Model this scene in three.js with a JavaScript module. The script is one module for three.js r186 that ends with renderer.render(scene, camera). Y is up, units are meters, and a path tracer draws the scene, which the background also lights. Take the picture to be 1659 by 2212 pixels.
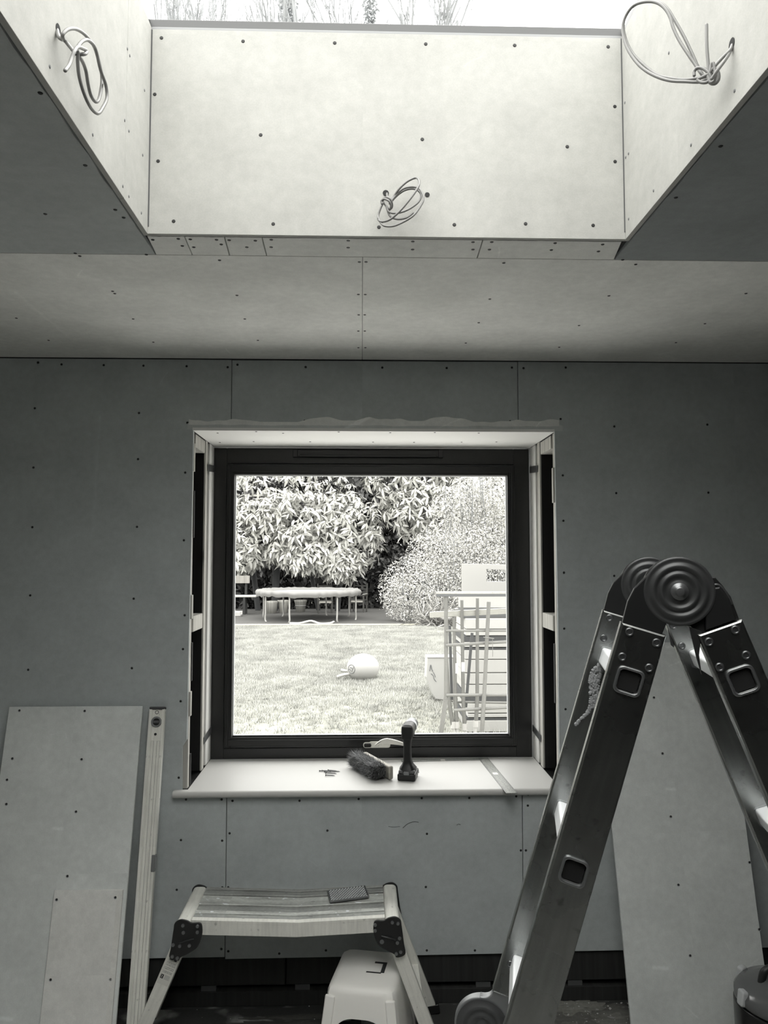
import * as THREE from 'three';
import { RoundedBoxGeometry } from 'three/addons/geometries/RoundedBoxGeometry.js';
import { mergeGeometries, mergeVertices, toCreasedNormals } from 'three/addons/utils/BufferGeometryUtils.js';
import { ImprovedNoise } from 'three/addons/math/ImprovedNoise.js';
import { Brush, Evaluator, SUBTRACTION } from 'three-bvh-csg';

// ---------------------------------------------------------------- camera, sky, exposure
const scene = new THREE.Scene();
const camera = new THREE.PerspectiveCamera(67.348, 1659 / 2212, 0.05, 200);
camera.position.set(0, 1.815, 3.23);
camera.rotation.set(0.05957, -0.02856, 0, 'YXZ');
scene.add(camera);
const renderer = new THREE.WebGLRenderer({ antialias: true });
renderer.toneMapping = THREE.LinearToneMapping;
renderer.toneMappingExposure = 2.45;
renderer.shadowMap.enabled = true;
const SKY = 2.7;
{ // evenly overcast sky, brighter towards the zenith
  const W = 64, H = 32, d = new Float32Array(W * H * 4);
  for (let r = 0; r < H; r++) for (let c = 0; c < W; c++) {
    const s = Math.sin(((r + 0.5) / H - 0.5) * Math.PI), L = s > 0 ? SKY * (1 + 2 * s) / 3 * 1.15 : SKY * 0.12, i = (r * W + c) * 4;
    d[i] = L; d[i + 1] = L * 0.992; d[i + 2] = L * 0.955; d[i + 3] = 1;
  }
  const t = new THREE.DataTexture(d, W, H, THREE.RGBAFormat, THREE.FloatType);
  t.mapping = THREE.EquirectangularReflectionMapping; t.magFilter = t.minFilter = THREE.LinearFilter; t.needsUpdate = true;
  scene.background = t;
}

// ---------------------------------------------------------------- helpers
let seed = 20240611;
const rnd = () => { seed = (seed + 0x6D2B79F5) | 0; let t = Math.imul(seed ^ (seed >>> 15), 1 | seed); t = (t + Math.imul(t ^ (t >>> 7), 61 | t)) ^ t; return ((t ^ (t >>> 14)) >>> 0) / 4294967296; };
const rr = (a, b) => a + (b - a) * rnd();
const V = (x, y, z) => new THREE.Vector3(x, y, z);
const PI = Math.PI;
const noise = new ImprovedNoise();
const fbm = (x, y, z, o = 4) => { let s = 0, a = 0.5; for (let i = 0; i < o; i++) { s += a * noise.noise(x, y, z); x *= 2.03; y *= 2.03; z *= 2.03; a *= 0.5; } return s; };
const used = {};
const numbered = (n) => { const k = (used[n] = (used[n] ?? -1) + 1); return k ? n + '_' + String(k).padStart(3, '0') : n; };
function tag(o, label, category, group) { o.userData.label = label; o.userData.category = category; if (group) o.userData.group = group; return o; }
function thing(name, label, category, pos = [0, 0, 0], group) { const g = new THREE.Group(); g.name = numbered(name); g.position.set(...pos); scene.add(g); return tag(g, label, category, group); }
function structure(name) { const g = new THREE.Group(); g.name = name; g.userData.kind = 'structure'; scene.add(g); return g; }
function uvBox(g) { // texture coordinates in metres, by the face's main direction
  g = g.index ? g.toNonIndexed() : g;
  if (!g.attributes.normal) g.computeVertexNormals();
  const p = g.attributes.position, n = g.attributes.normal, uv = new Float32Array(p.count * 2);
  for (let i = 0; i < p.count; i += 3) {
    let a = 0, b = 0, c = 0;
    for (let k = 0; k < 3; k++) { a += Math.abs(n.getX(i + k)); b += Math.abs(n.getY(i + k)); c += Math.abs(n.getZ(i + k)); }
    for (let k = 0; k < 3; k++) {
      const x = p.getX(i + k), y = p.getY(i + k), z = p.getZ(i + k);
      uv.set(a >= b && a >= c ? [z, y] : b >= c ? [x, z] : [x, y], (i + k) * 2);
    }
  }
  g.setAttribute('uv', new THREE.BufferAttribute(uv, 2));
  return g;
}
function merge(list) {
  return mergeGeometries(list.map((g) => { let q = g.index ? g.toNonIndexed() : g.clone(); if (!q.attributes.normal) q.computeVertexNormals(); if (!q.attributes.uv) q = uvBox(q); for (const k of Object.keys(q.attributes)) if (!['position', 'normal', 'uv'].includes(k)) q.deleteAttribute(k); return q; }));
}
function mesh(name, geo, mat, parent) {
  const g = Array.isArray(geo) ? merge(geo) : geo, m = new THREE.Mesh(g, mat);
  m.name = parent ? name : numbered(name); (parent ?? scene).add(m); return m;
}
function bx(x0, x1, y0, y1, z0, z1, r = 0.002) { // box between two corners with softened edges
  const w = x1 - x0, h = y1 - y0, d = z1 - z0, q = Math.min(r, w * 0.4, h * 0.4, d * 0.4);
  const g = q > 0 ? new RoundedBoxGeometry(w, h, d, 1, q) : new THREE.BoxGeometry(w, h, d);
  g.translate((x0 + x1) / 2, (y0 + y1) / 2, (z0 + z1) / 2);
  return uvBox(g);
}
function bar(a, b, w, d, r = 0.002, side = V(0, 0, 1)) { // box-section bar from a to b; d is measured along «side»
  const y = b.clone().sub(a), L = y.length(); y.normalize();
  const x = y.clone().cross(side).normalize(), z = x.clone().cross(y);
  const g = uvBox(new RoundedBoxGeometry(w, L, d, 1, Math.min(r, w * 0.4, d * 0.4)));
  g.applyMatrix4(new THREE.Matrix4().makeBasis(x, y, z).setPosition(a.clone().add(b).multiplyScalar(0.5)));
  return g;
}
function rod(a, b, r0, r1 = r0, n = 10) {
  const y = b.clone().sub(a), L = y.length(), g = new THREE.CylinderGeometry(r1, r0, L, n);
  g.applyQuaternion(new THREE.Quaternion().setFromUnitVectors(V(0, 1, 0), y.normalize())); g.translate(...a.clone().add(b).multiplyScalar(0.5));
  return g;
}
const curve = (pts, closed = false) => new THREE.CatmullRomCurve3(pts.map((p) => (p.isVector3 ? p : V(...p))), closed, 'centripetal');
const tube = (pts, r, seg = 80, rad = 7, closed = false) => new THREE.TubeGeometry(curve(pts, closed), seg, r, rad, closed);
function shapeOf(pts) { const s = new THREE.Shape(); pts.forEach(([x, y], i) => (i ? s.lineTo(x, y) : s.moveTo(x, y))); s.closePath(); return s; }
function extrude(shape, depth, bevel = 0, seg = 1) { return new THREE.ExtrudeGeometry(shape, { depth: depth - 2 * bevel, bevelEnabled: bevel > 0, bevelSize: bevel, bevelThickness: bevel, bevelOffset: -bevel, bevelSegments: seg, curveSegments: 24 }).translate(0, 0, bevel); }
function roundRect(w, h, r, Cls = THREE.Shape) {
  const s = new Cls(), x = w / 2, y = h / 2;
  s.moveTo(-x + r, -y); s.lineTo(x - r, -y); s.quadraticCurveTo(x, -y, x, -y + r); s.lineTo(x, y - r); s.quadraticCurveTo(x, y, x - r, y);
  s.lineTo(-x + r, y); s.quadraticCurveTo(-x, y, -x, y - r); s.lineTo(-x, -y + r); s.quadraticCurveTo(-x, -y, -x + r, -y); return s;
}

// ---------------------------------------------------------------- procedural textures
function tex(size, metres, fn, srgb = true) {
  const [w, h] = Array.isArray(size) ? size : [size, size], d = new Uint8Array(w * h * 4);
  for (let j = 0; j < h; j++) for (let i = 0; i < w; i++) {
    const c = fn(i / w, j / h, i, j), k = (j * w + i) * 4, q = Array.isArray(c) ? c : [c, c, c];
    for (let n = 0; n < 3; n++) d[k + n] = Math.max(0, Math.min(255, Math.round(q[n] * 255)));
    d[k + 3] = 255;
  }
  const t = new THREE.DataTexture(d, w, h); t.wrapS = t.wrapT = THREE.RepeatWrapping; t.magFilter = THREE.LinearFilter; t.minFilter = THREE.LinearFilter;
  if (srgb) t.colorSpace = THREE.SRGBColorSpace;
  const [mx, my] = Array.isArray(metres) ? metres : [metres, metres];
  t.repeat.set(1 / mx, 1 / my); t.needsUpdate = true; return t;
}
function strokesOn(w, list) { // wear marks: soft line segments in 0..1 texture space
  const a = new Float32Array(w * w);
  for (const [x0, y0, x1, y1, width, value] of list) {
    const L = Math.hypot(x1 - x0, y1 - y0), n = Math.max(2, Math.ceil(L * w * 1.5));
    for (let k = 0; k <= n; k++) {
      const t = k / n, r = width * w * (0.6 + 0.6 * Math.abs(fbm(k * 0.05, x0 * 9, y0 * 9, 2))), cx = (x0 + (x1 - x0) * t) * w + fbm(k * 0.02, y0 * 7, 3, 2) * w * 0.008, cy = (y0 + (y1 - y0) * t) * w + fbm(k * 0.02, x0 * 5, 8, 2) * w * 0.008;
      for (let j = Math.floor(cy - r * 2); j <= cy + r * 2; j++) for (let i = Math.floor(cx - r * 2); i <= cx + r * 2; i++) {
        const q = Math.exp(-((i - cx) ** 2 + (j - cy) ** 2) / (r * r)) * value * (0.5 + 0.5 * Math.abs(fbm(i * 0.11, j * 0.11, 4, 2)) * 3), at = ((j + w * 4) % w) * w + ((i + w * 4) % w);
        if (Math.abs(q) > Math.abs(a[at])) a[at] = q;
      }
    }
  }
  return a;
}
function boardTexture(strokes, z) {
  const w = 768, a = strokesOn(w, strokes);
  return tex(w, 1.6, (u, v, i, j) => { const m = 0.92 + 0.07 * fbm(u * 9, v * 9, z, 4) + 0.05 * fbm(u * 60, v * 60, z, 2) + (rnd() - 0.5) * 0.035 + a[j * w + i]; return [m, m, m * 0.995]; });
}
const someStrokes = (n, s) => Array.from({ length: n }, () => { const x = rnd(), y = rnd(), t = rr(0, 6.3), l = rr(0.01, 0.06); return [x, y, x + Math.cos(t) * l, y + Math.sin(t) * l, rr(0.0008, 0.0025), (rnd() < 0.75 ? 1 : -1) * rr(0.03, s)]; });
const T = {
  board: boardTexture(someStrokes(9, 0.07), 1), boardB: boardTexture([...someStrokes(14, 0.1), [0.3, 0.2, 0.31, 0.5, 0.006, 0.04]], 7),
  sheet: boardTexture([...someStrokes(16, 0.12), [0.83, 0.41, 1.08, 0.535, 0.005, 0.22], [0.86, 0.415, 1.0, 0.5, 0.003, 0.16], [0.9, 0.7, 0.93, 0.7, 0.006, 0.12], [1.02, 0.45, 1.04, 0.452, 0.006, 0.1], [0.98, 0.1, 1.0, 0.1, 0.006, 0.1], [0.02, 0.4, 0.3, 0.52, 0.003, 0.06], [0.2, 0.72, 0.26, 0.72, 0.004, 0.12]], 13),
  wood: tex(512, [0.5, 1.4], (u, v) => { const g = fbm(u * 26 + fbm(u * 3, v * 2, 2, 2) * 2.2, v * 1.6, 5, 4), k = Math.exp(-((u - 0.55) ** 2 * 900 + (v - 0.3) ** 2 * 1500)); const m = 0.78 + 0.3 * g - 0.45 * k; return [m, m * 0.995, m * 0.98]; }),
  aluminium: tex(512, 0.7, (u, v, i, j) => { const m = 0.95 + 0.1 * fbm(u * 5, v * 5, 3, 4) + 0.1 * fbm(u * 70, v * 6, 4, 2) - Math.max(0, fbm(u * 26, v * 26, 9, 3) - 0.28) * 1.2 + (rnd() - 0.5) * 0.03; return [m, m, m * 0.985]; }),
  rough: tex(256, 0.7, (u, v) => { const m = 0.85 + 0.25 * fbm(u * 6, v * 6, 6, 4); return [m, m, m]; }, false),
  deck: tex(512, [0.5, 0.12], (u, v) => { let m = 0.82 + 0.3 * fbm(u * 3, v * 4, 3, 4) + 0.12 * fbm(u * 40, v * 12, 9, 2); if (fbm(u * 14, v * 5, 21, 3) > 0.34) m += 0.3; if (fbm(u * 6 + 5, v * 4, 31, 3) > 0.3) m -= 0.2; return [m, m, m * 0.97]; }),
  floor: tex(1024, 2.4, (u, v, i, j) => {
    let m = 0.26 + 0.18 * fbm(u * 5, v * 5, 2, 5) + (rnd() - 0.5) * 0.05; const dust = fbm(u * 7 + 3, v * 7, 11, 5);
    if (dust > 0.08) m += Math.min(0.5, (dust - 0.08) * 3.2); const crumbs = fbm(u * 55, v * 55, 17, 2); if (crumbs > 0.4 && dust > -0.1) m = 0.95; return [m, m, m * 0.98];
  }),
  grass: tex(512, 3, (u, v) => { const m = 0.82 + 0.34 * fbm(u * 6, v * 6, 3, 4) + 0.22 * fbm(u * 70, v * 70, 6, 2); return [m, m, m * 0.95]; }),
};
const std = (r, g, b, rough = 0.7, o = {}) => new THREE.MeshStandardMaterial({ color: new THREE.Color().setRGB(r, g, b), roughness: rough, ...o });
const grey = (v, rough = 0.7, o = {}) => std(v * 0.97, v, v * 1.02, rough, o);
const M = {
  board: std(0.57, 0.612, 0.625, 0.92, { map: T.board }), boardB: std(0.57, 0.612, 0.625, 0.92, { map: T.boardB }), ivory: std(0.93, 0.935, 0.91, 0.92, { map: T.board }), litBoardB: std(0.93, 0.935, 0.91, 0.92, { map: T.boardB }), shadedBoard: std(0.52, 0.548, 0.55, 0.92, { map: T.boardB }), deepShadeBoard: std(0.34, 0.362, 0.37, 0.92, { map: T.board }), sheet: std(0.87, 0.905, 0.9, 0.92, { map: T.sheet }),  // one board in several tones: light and shade put into ceiling board colours
  lining: std(0.515, 0.517, 0.497, 0.92, { map: T.board }), core: grey(0.55, 0.95), filler: grey(0.8, 0.8), screw: grey(0.012, 0.5), black: grey(0.012, 0.45), void: grey(0.03, 0.95),
  wood: std(0.4, 0.395, 0.375, 0.8, { map: T.wood }), darkWood: std(0.04, 0.042, 0.042, 0.85, { map: T.wood }), paleWood: std(0.8, 0.795, 0.765, 0.75, { map: T.wood }),
  frame: grey(0.014, 0.33), gasket: grey(0.55, 0.4), paint: std(0.57, 0.57, 0.555, 0.45), white: std(0.84, 0.838, 0.82, 0.8), cavityShade: grey(0.014, 0.9, { map: T.wood }), plaster: grey(0.5, 0.95),  // cavity timber is near-black: shade of the recess put into its colour
  steel: grey(0.5, 0.35, { metalness: 0.9, map: T.aluminium }), alu: grey(0.62, 0.42, { metalness: 0.75, map: T.aluminium, roughnessMap: T.rough }), aluPale: std(0.9, 0.9, 0.87, 0.5, { metalness: 0.1, map: T.aluminium }),
  deck: grey(0.8, 0.5, { metalness: 0.2, map: T.deck }), deckDark: grey(0.55, 0.5, { metalness: 0.2, map: T.deck }), deckPale: grey(0.98, 0.5, { metalness: 0.1, map: T.deck }), hinge: grey(0.03, 0.36, { metalness: 0.6 }), rivet: grey(0.16, 0.35, { metalness: 0.9 }),
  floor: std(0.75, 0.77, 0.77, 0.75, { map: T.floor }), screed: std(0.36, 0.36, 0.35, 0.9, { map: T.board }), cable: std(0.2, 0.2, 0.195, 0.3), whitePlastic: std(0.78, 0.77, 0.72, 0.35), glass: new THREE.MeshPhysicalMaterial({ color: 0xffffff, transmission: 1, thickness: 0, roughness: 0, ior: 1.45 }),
};
const WALL_SCREWS = [-1.364,2.635, -1.266,2.628, -1.090,2.626, -0.924,2.625, -0.743,2.624, -0.570,2.621, -0.529,2.632, -0.241,2.624, 0.085,2.624, 0.360,2.624, 0.640,2.628, 0.690,2.626, 0.872,2.630, -1.372,2.441, -0.939,2.423, -0.939,2.228, -1.371,2.191, -0.742,2.172, -1.369,1.942, -0.938,1.944, -0.743,1.888, -1.370,1.660, -0.946,1.646, -0.735,1.577, -0.740,1.438, -1.370,1.356, -0.948,1.361, -0.746,1.225, -0.749,0.916, -0.736,2.383, -0.573,2.386, -0.530,2.394, -0.244,2.394, 0.403,2.393, 0.630,2.396, 0.688,2.392, 0.847,2.407, 1.078,2.376, 1.481,2.386, 0.853,2.165, 1.081,2.090, 1.478,2.093, 0.853,1.972, 0.852,1.753, 1.066,1.739, 0.850,1.518, 0.851,1.184, -0.718,0.828, -0.573,0.827, -0.529,0.821, -0.255,0.819, -0.012,0.824, 0.248,0.825, 0.445,0.824, 0.640,0.829, 0.690,0.836, 0.688,0.791, -0.736,0.666, -0.569,0.662, -0.539,0.691, -0.140,0.698, 0.269,0.681, 0.657,0.610, 0.678,0.610, -0.750,0.469, -0.566,0.476, -0.542,0.476, 0.264,0.468, 0.659,0.443, -0.567,0.233, -0.539,0.224, -0.333,0.212, -0.144,0.222, 0.267,0.216, 0.464,0.213];
const CEILING_SCREWS = [-0.585,1.866, -0.596,1.608, -0.778,1.369, -0.599,1.397, -0.592,1.354, -0.795,1.125, -0.790,1.105, -0.601,1.121, -1.217,0.536, -1.216,0.260, -0.790,0.821, -0.790,0.800, -0.809,0.538, -0.817,0.246, -0.403,0.794, -0.415,0.549, -0.405,1.086, -0.405,0.283, -0.009,1.084, 0.010,1.085, -0.013,0.814, 0.009,0.814, -0.013,0.607, 0.008,0.608, -0.015,0.416, 0.009,0.417, -0.016,0.189, 0.012,0.190, 0.404,1.089, 0.785,1.089, 0.415,0.782, 0.793,0.824, 1.223,0.858, 0.417,0.530, 0.786,0.507, 1.233,0.542, 0.406,0.268, 0.788,0.219, 1.228,0.298, 0.733,1.498, 0.733,1.723, -0.556,1.222, -0.487,1.230, -0.456,1.228, -0.387,1.227, -0.354,1.225, -0.285,1.224, -0.242,1.231, -0.487,1.184, -0.458,1.176, -0.380,1.197, -0.314,1.180, -0.248,1.182, -0.038,1.231, -0.039,1.185, 0.134,1.230, 0.137,1.177, 0.295,1.231, 0.345,1.233, 0.302,1.182, 0.347,1.183, 0.516,1.231, 0.517,1.185, 0.646,1.226, 0.649,1.179, 0.736,1.122];
const FAR_SCREWS = [-0.533,3.189, -0.318,3.184, -0.075,3.184, 0.168,3.186, 0.407,3.187, 0.660,3.188, -0.548,3.034, -0.536,2.853, -0.493,2.692, -0.234,2.688, 0.043,2.683, 0.242,2.692, 0.431,2.697, 0.611,2.695, -0.269,2.928, 0.158,2.923, 0.545,2.909, 0.675,3.022, 0.673,2.870];
const SHAFT_LEFT_SCREWS = [1.889,2.692, 1.669,2.691, 1.464,2.842, 1.431,2.835, 1.436,3.019, 1.455,3.023, 1.468,2.681, 1.421,2.679, 1.310,3.012, 1.315,2.838, 1.317,2.686];
const SHAFT_RIGHT_SCREWS = [1.564,2.963, 1.858,2.689, 1.274,3.023, 1.457,2.693, 1.667,2.690, 1.294,2.873, 1.273,2.874, 1.285,2.701];

// ---------------------------------------------------------------- the room
const CEIL = 2.657, HEAD = 2.35, SILL = 0.868, JL = -0.712, JR = 0.818, WIN = -0.47, SX0 = -0.56, SX1 = 0.697, SZ0 = 1.258, SZ1 = 4.3, STOP = 3.213;  // SZ1 runs the unseen shaft end back to let in more light
const ROOM = { x0: -2.7, x1: 1.757, z1: 6.0 };
function screwHeads(list, place, name, parent, mat = M.screw, r = 0.0052) {
  const g = [];
  for (let i = 0; i < list.length; i += 2) { const c = new THREE.CylinderGeometry(r * 0.7, r, 0.0016, 10); place(c, list[i], list[i + 1]); g.push(c); }
  const m = mesh(name, g, mat, parent); m.userData.kind = 'stuff'; return m;
}
const onWall = (c, x, y) => c.rotateX(PI / 2).translate(x, y, 0.0006), onCeiling = (c, x, z) => c.rotateX(PI).translate(x, CEIL - 0.0006, z);
// jittered hand-cut edge between two points
function ragged(x0, y0, x1, y1, amp, n, s) { const o = []; for (let i = 0; i <= n; i++) { const t = i / n, k = fbm(t * n * 0.31, s, 2, 3) * amp, L = Math.hypot(x1 - x0, y1 - y0); o.push([x0 + (x1 - x0) * t - (y1 - y0) / L * k, y0 + (y1 - y0) * t + (x1 - x0) / L * k]); } return o; }

{ // wall with the window: plasterboards on a timber frame, outer leaf behind
  const w = structure('wall_back');
  const board = (pts, mat) => { const m = mesh('plasterboard', uvBox(extrude(shapeOf(pts), 0.0125, 0.0012)), mat, w); m.position.z = -0.0125; return m; };
  const g = 0.0013, s1 = -0.5525, s2 = 0.665, b = 0.197;
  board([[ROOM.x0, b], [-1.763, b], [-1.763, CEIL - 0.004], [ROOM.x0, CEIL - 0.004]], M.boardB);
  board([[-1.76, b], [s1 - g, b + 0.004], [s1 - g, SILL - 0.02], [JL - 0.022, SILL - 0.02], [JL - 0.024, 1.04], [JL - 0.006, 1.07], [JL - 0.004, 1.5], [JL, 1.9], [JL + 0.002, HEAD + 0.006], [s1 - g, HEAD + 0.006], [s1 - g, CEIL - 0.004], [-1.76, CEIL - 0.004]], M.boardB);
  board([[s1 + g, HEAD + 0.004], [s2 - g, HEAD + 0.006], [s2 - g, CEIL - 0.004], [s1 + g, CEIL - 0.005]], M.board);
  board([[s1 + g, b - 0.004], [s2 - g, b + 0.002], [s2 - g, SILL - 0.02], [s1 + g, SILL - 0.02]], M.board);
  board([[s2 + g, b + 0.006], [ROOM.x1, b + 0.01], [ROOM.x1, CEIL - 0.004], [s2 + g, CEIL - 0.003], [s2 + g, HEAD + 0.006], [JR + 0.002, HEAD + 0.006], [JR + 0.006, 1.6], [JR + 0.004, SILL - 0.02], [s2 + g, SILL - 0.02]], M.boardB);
  screwHeads(WALL_SCREWS, onWall, 'screw_heads', w);
  // skimmed joint above the window, trowelled by hand
  const top = [], bot = [];
  for (let i = 0; i <= 90; i++) { const x = -0.735 + 1.59 * i / 90; top.push([x, HEAD + 0.032 + 0.03 * fbm(x * 7, 3, 1, 4) + 0.012 * fbm(x * 31, 5, 1, 2)]); bot.unshift([x, HEAD + 0.0045]); }
  const fm = mesh('filler', uvBox(extrude(shapeOf([...bot, ...top]), 0.0012, 0)), std(0.72, 0.75, 0.75, 0.85, { map: T.sheet }), w); fm.userData.label = 'pale trowelled filler';
  const smear = [], sm2 = [];
  for (let i = 0; i <= 120; i++) { const x = -0.73 + 1.57 * i / 120, k = Math.max(0, fbm(x * 4.3, 9, 1, 3) + 0.12); smear.push([x, HEAD + 0.038 + 0.075 * k]); sm2.unshift([x, HEAD + 0.024 + 0.01 * fbm(x * 9, 2, 7, 3)]); }
  mesh('filler', uvBox(extrude(shapeOf([...sm2, ...smear]), 0.0018, 0)), std(0.97, 0.98, 0.97, 0.85, { map: T.sheet }), w);
  mesh('scuff_mark', [tube([[0.17, 0.706, 0.0004], [0.19, 0.722, 0.0004], [0.215, 0.73, 0.0004], [0.235, 0.728, 0.0004]], 0.0011, 24, 4), tube([[0.11, 0.712, 0.0003], [0.13, 0.71, 0.0003], [0.158, 0.711, 0.0003]], 0.0008, 16, 4), tube([[0.392, 0.715, 0.0003], [0.4, 0.719, 0.0003], [0.408, 0.716, 0.0003]], 0.001, 10, 4)], grey(0.06, 0.9), w);
  // timber plates below the boards
  for (const [x0, x1] of [[ROOM.x0, -0.31], [-0.305, 1.32], [1.325, ROOM.x1]]) mesh('bottom_rail', bx(x0, x1, 0.082, 0.24, -0.05, -0.014, 0.003), M.darkWood, w);
  mesh('sole_plate', bx(ROOM.x0, ROOM.x1, 0.0, 0.058, -0.06, -0.012, 0.003), M.darkWood, w);
  for (const x of [-1.5, -0.62, -0.24, 0.5, 0.88, 1.16]) mesh('packer', bx(x - 0.03, x + 0.03, 0.058, 0.083, -0.05, -0.018, 0.001), grey(0.09, 0.9), w);
  // solid wall body around the opening (behind the boards)
  const Z0 = -0.66, Z1 = -0.064;
  mesh('wall_core', [bx(ROOM.x0 - 0.1, JL - 0.13, 0.0, 3.3, Z0, Z1, 0), bx(JR + 0.13, ROOM.x1 + 0.1, 0.0, 3.3, Z0, Z1, 0), bx(JL - 0.131, JR + 0.131, HEAD + 0.02, 3.3, Z0, -0.014, 0), bx(JL - 0.131, JR + 0.131, -0.2, SILL - 0.028, Z0, Z1, 0),
    bx(ROOM.x0 - 0.1, JL - 0.131, 0.1, 3.3, Z1 + 0.001, -0.05, 0), bx(JR + 0.131, ROOM.x1 + 0.1, 0.26, 3.3, Z1 + 0.001, -0.05, 0), bx(ROOM.x0 - 0.1, ROOM.x1 + 0.1, CEIL + 0.02, 3.3, Z1, -0.005, 0),
    bx(JL - 0.131, JL - 0.02, SILL - 0.03, HEAD + 0.021, Z0, -0.555, 0), bx(JR + 0.02, JR + 0.131, SILL - 0.03, HEAD + 0.021, Z0, -0.555, 0)], M.void, w);
  // opening head: white lining board
  const head = mesh('head_lining', bx(JL - 0.002, JR + 0.002, HEAD, HEAD + 0.0125, WIN - 0.01, 0.002, 0.001), M.white, w);
  screwHeads([-0.62, -0.06, -0.45, -0.02, -0.34, -0.06, -0.24, -0.3, -0.1, -0.02, 0.05, -0.3, 0.12, -0.03, 0.24, -0.3, 0.31, -0.02, 0.46, -0.29, 0.5, -0.03, 0.62, -0.28, -0.5, -0.3, -0.66, -0.33], (c, x, z) => c.rotateX(PI).translate(x, HEAD - 0.0006, z), 'screw_heads', head);
}
function jamb(name, x, s) { // unlined side of the opening: s = +1 faces right (left jamb)
  const w = structure(name);
  const B = (n, d0, d1, y0, y1, z0, z1, mat, r = 0.0015) => mesh(n, bx(Math.min(x - s * d0, x - s * d1), Math.max(x - s * d0, x - s * d1), y0, y1, z0, z1, r), mat, w);
  const lo = SILL, hi = HEAD;
  B('cavity_back', 0.118, 0.13, lo - 0.02, hi + 0.02, -0.34, -0.013, M.cavityShade);
  B('stud', 0.07, 0.117, lo, hi, -0.235, -0.085, M.cavityShade, 0.004);
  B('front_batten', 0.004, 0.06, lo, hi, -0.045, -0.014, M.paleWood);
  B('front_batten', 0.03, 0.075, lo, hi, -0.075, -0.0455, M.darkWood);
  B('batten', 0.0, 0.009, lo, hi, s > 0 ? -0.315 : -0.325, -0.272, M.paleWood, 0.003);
  B('batten_body', 0.0092, 0.11, lo, hi, s > 0 ? -0.315 : -0.325, -0.274, M.cavityShade, 0.003);  // sides of the pale batten, coloured near-black as recess shade
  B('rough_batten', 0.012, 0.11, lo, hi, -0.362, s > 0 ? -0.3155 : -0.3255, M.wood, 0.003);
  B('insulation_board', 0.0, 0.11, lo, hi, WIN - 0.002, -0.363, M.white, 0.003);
  B('noggin', 0.004, 0.116, 1.5, 1.567, -0.27, -0.076, M.paleWood, 0.003);
  B('noggin', 0.004, 0.116, hi - 0.06, hi - 0.002, -0.27, -0.076, M.paleWood, 0.003);
  const P = s > 0 ? [[2.18, 2.3, 1], [1.9, 2.1, 0], [1.56, 1.66, 1], [1.3, 1.46, 0], [1.16, 1.26, 1], [0.87, 1.0, 0]] : [[2.05, 2.2, 1], [1.2, 1.45, 0]];
  for (const [a, b, k] of P) B('packer', k ? -0.003 : 0.0, 0.03, a, b, k ? -0.04 : -0.06, k ? -0.016 : -0.042, k ? M.paleWood : M.darkWood, 0.001);
  for (const y of [2.235, 1.0]) { // galvanised fixing straps, bent from the frame onto the batten
    const sh = new THREE.Shape(); sh.moveTo(0, 0); sh.lineTo(0.13, 0.012); sh.lineTo(0.13, 0.04); sh.lineTo(0, 0.028); sh.closePath();
    const g = extrude(sh, 0.002).rotateY(-s * PI / 2).translate(0, 0, 0); g.scale(1, 1, 1);
    const m = mesh('fixing_strap', bx(-0.0012, 0.0012, -0.016, 0.016, -0.085, 0.085, 0.0005), grey(0.2, 0.4, { metalness: 0.8 }), w); m.position.set(x + s * 0.003, y, -0.385); m.rotation.x = 0.08;
  }
  mesh('cavity_top', bx(Math.min(x, x - s * 0.13), Math.max(x, x - s * 0.13), hi - 0.001, hi + 0.03, WIN, -0.014, 0), M.void, w);
}
jamb('trim_2', JL, 1); jamb('trim_3', JR, -1);

{ // window board with rounded nose and ears
  const p = new THREE.Shape(); p.moveTo(-0.47, 0); p.lineTo(0.02, 0); p.absarc(0.022, 0.0135, 0.0135, -PI / 2, PI / 2, false); p.lineTo(-0.47, 0.027); p.closePath();
  const q = new THREE.Shape(); q.moveTo(0.0005, 0); q.lineTo(0.02, 0); q.absarc(0.022, 0.0135, 0.0135, -PI / 2, PI / 2, false); q.lineTo(0.0005, 0.027); q.closePath();
  const e = (s, x0, x1) => extrude(s, x1 - x0).rotateY(-PI / 2).scale(1, 1, 1);
  const put = (s, x0, x1) => { const g = new THREE.ExtrudeGeometry(s, { depth: x1 - x0, bevelEnabled: false, curveSegments: 10 }); g.applyMatrix4(new THREE.Matrix4().makeBasis(V(0, 0, 1), V(0, 1, 0), V(-1, 0, 0))); g.translate(x1, SILL - 0.027, 0); return g; };
  const t = structure('trim_1');
  mesh('window_board', [put(p, JL + 0.001, JR - 0.001), put(q, -0.766, JL + 0.001), put(q, JR - 0.001, 0.872)], M.paint, t);
}
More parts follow.
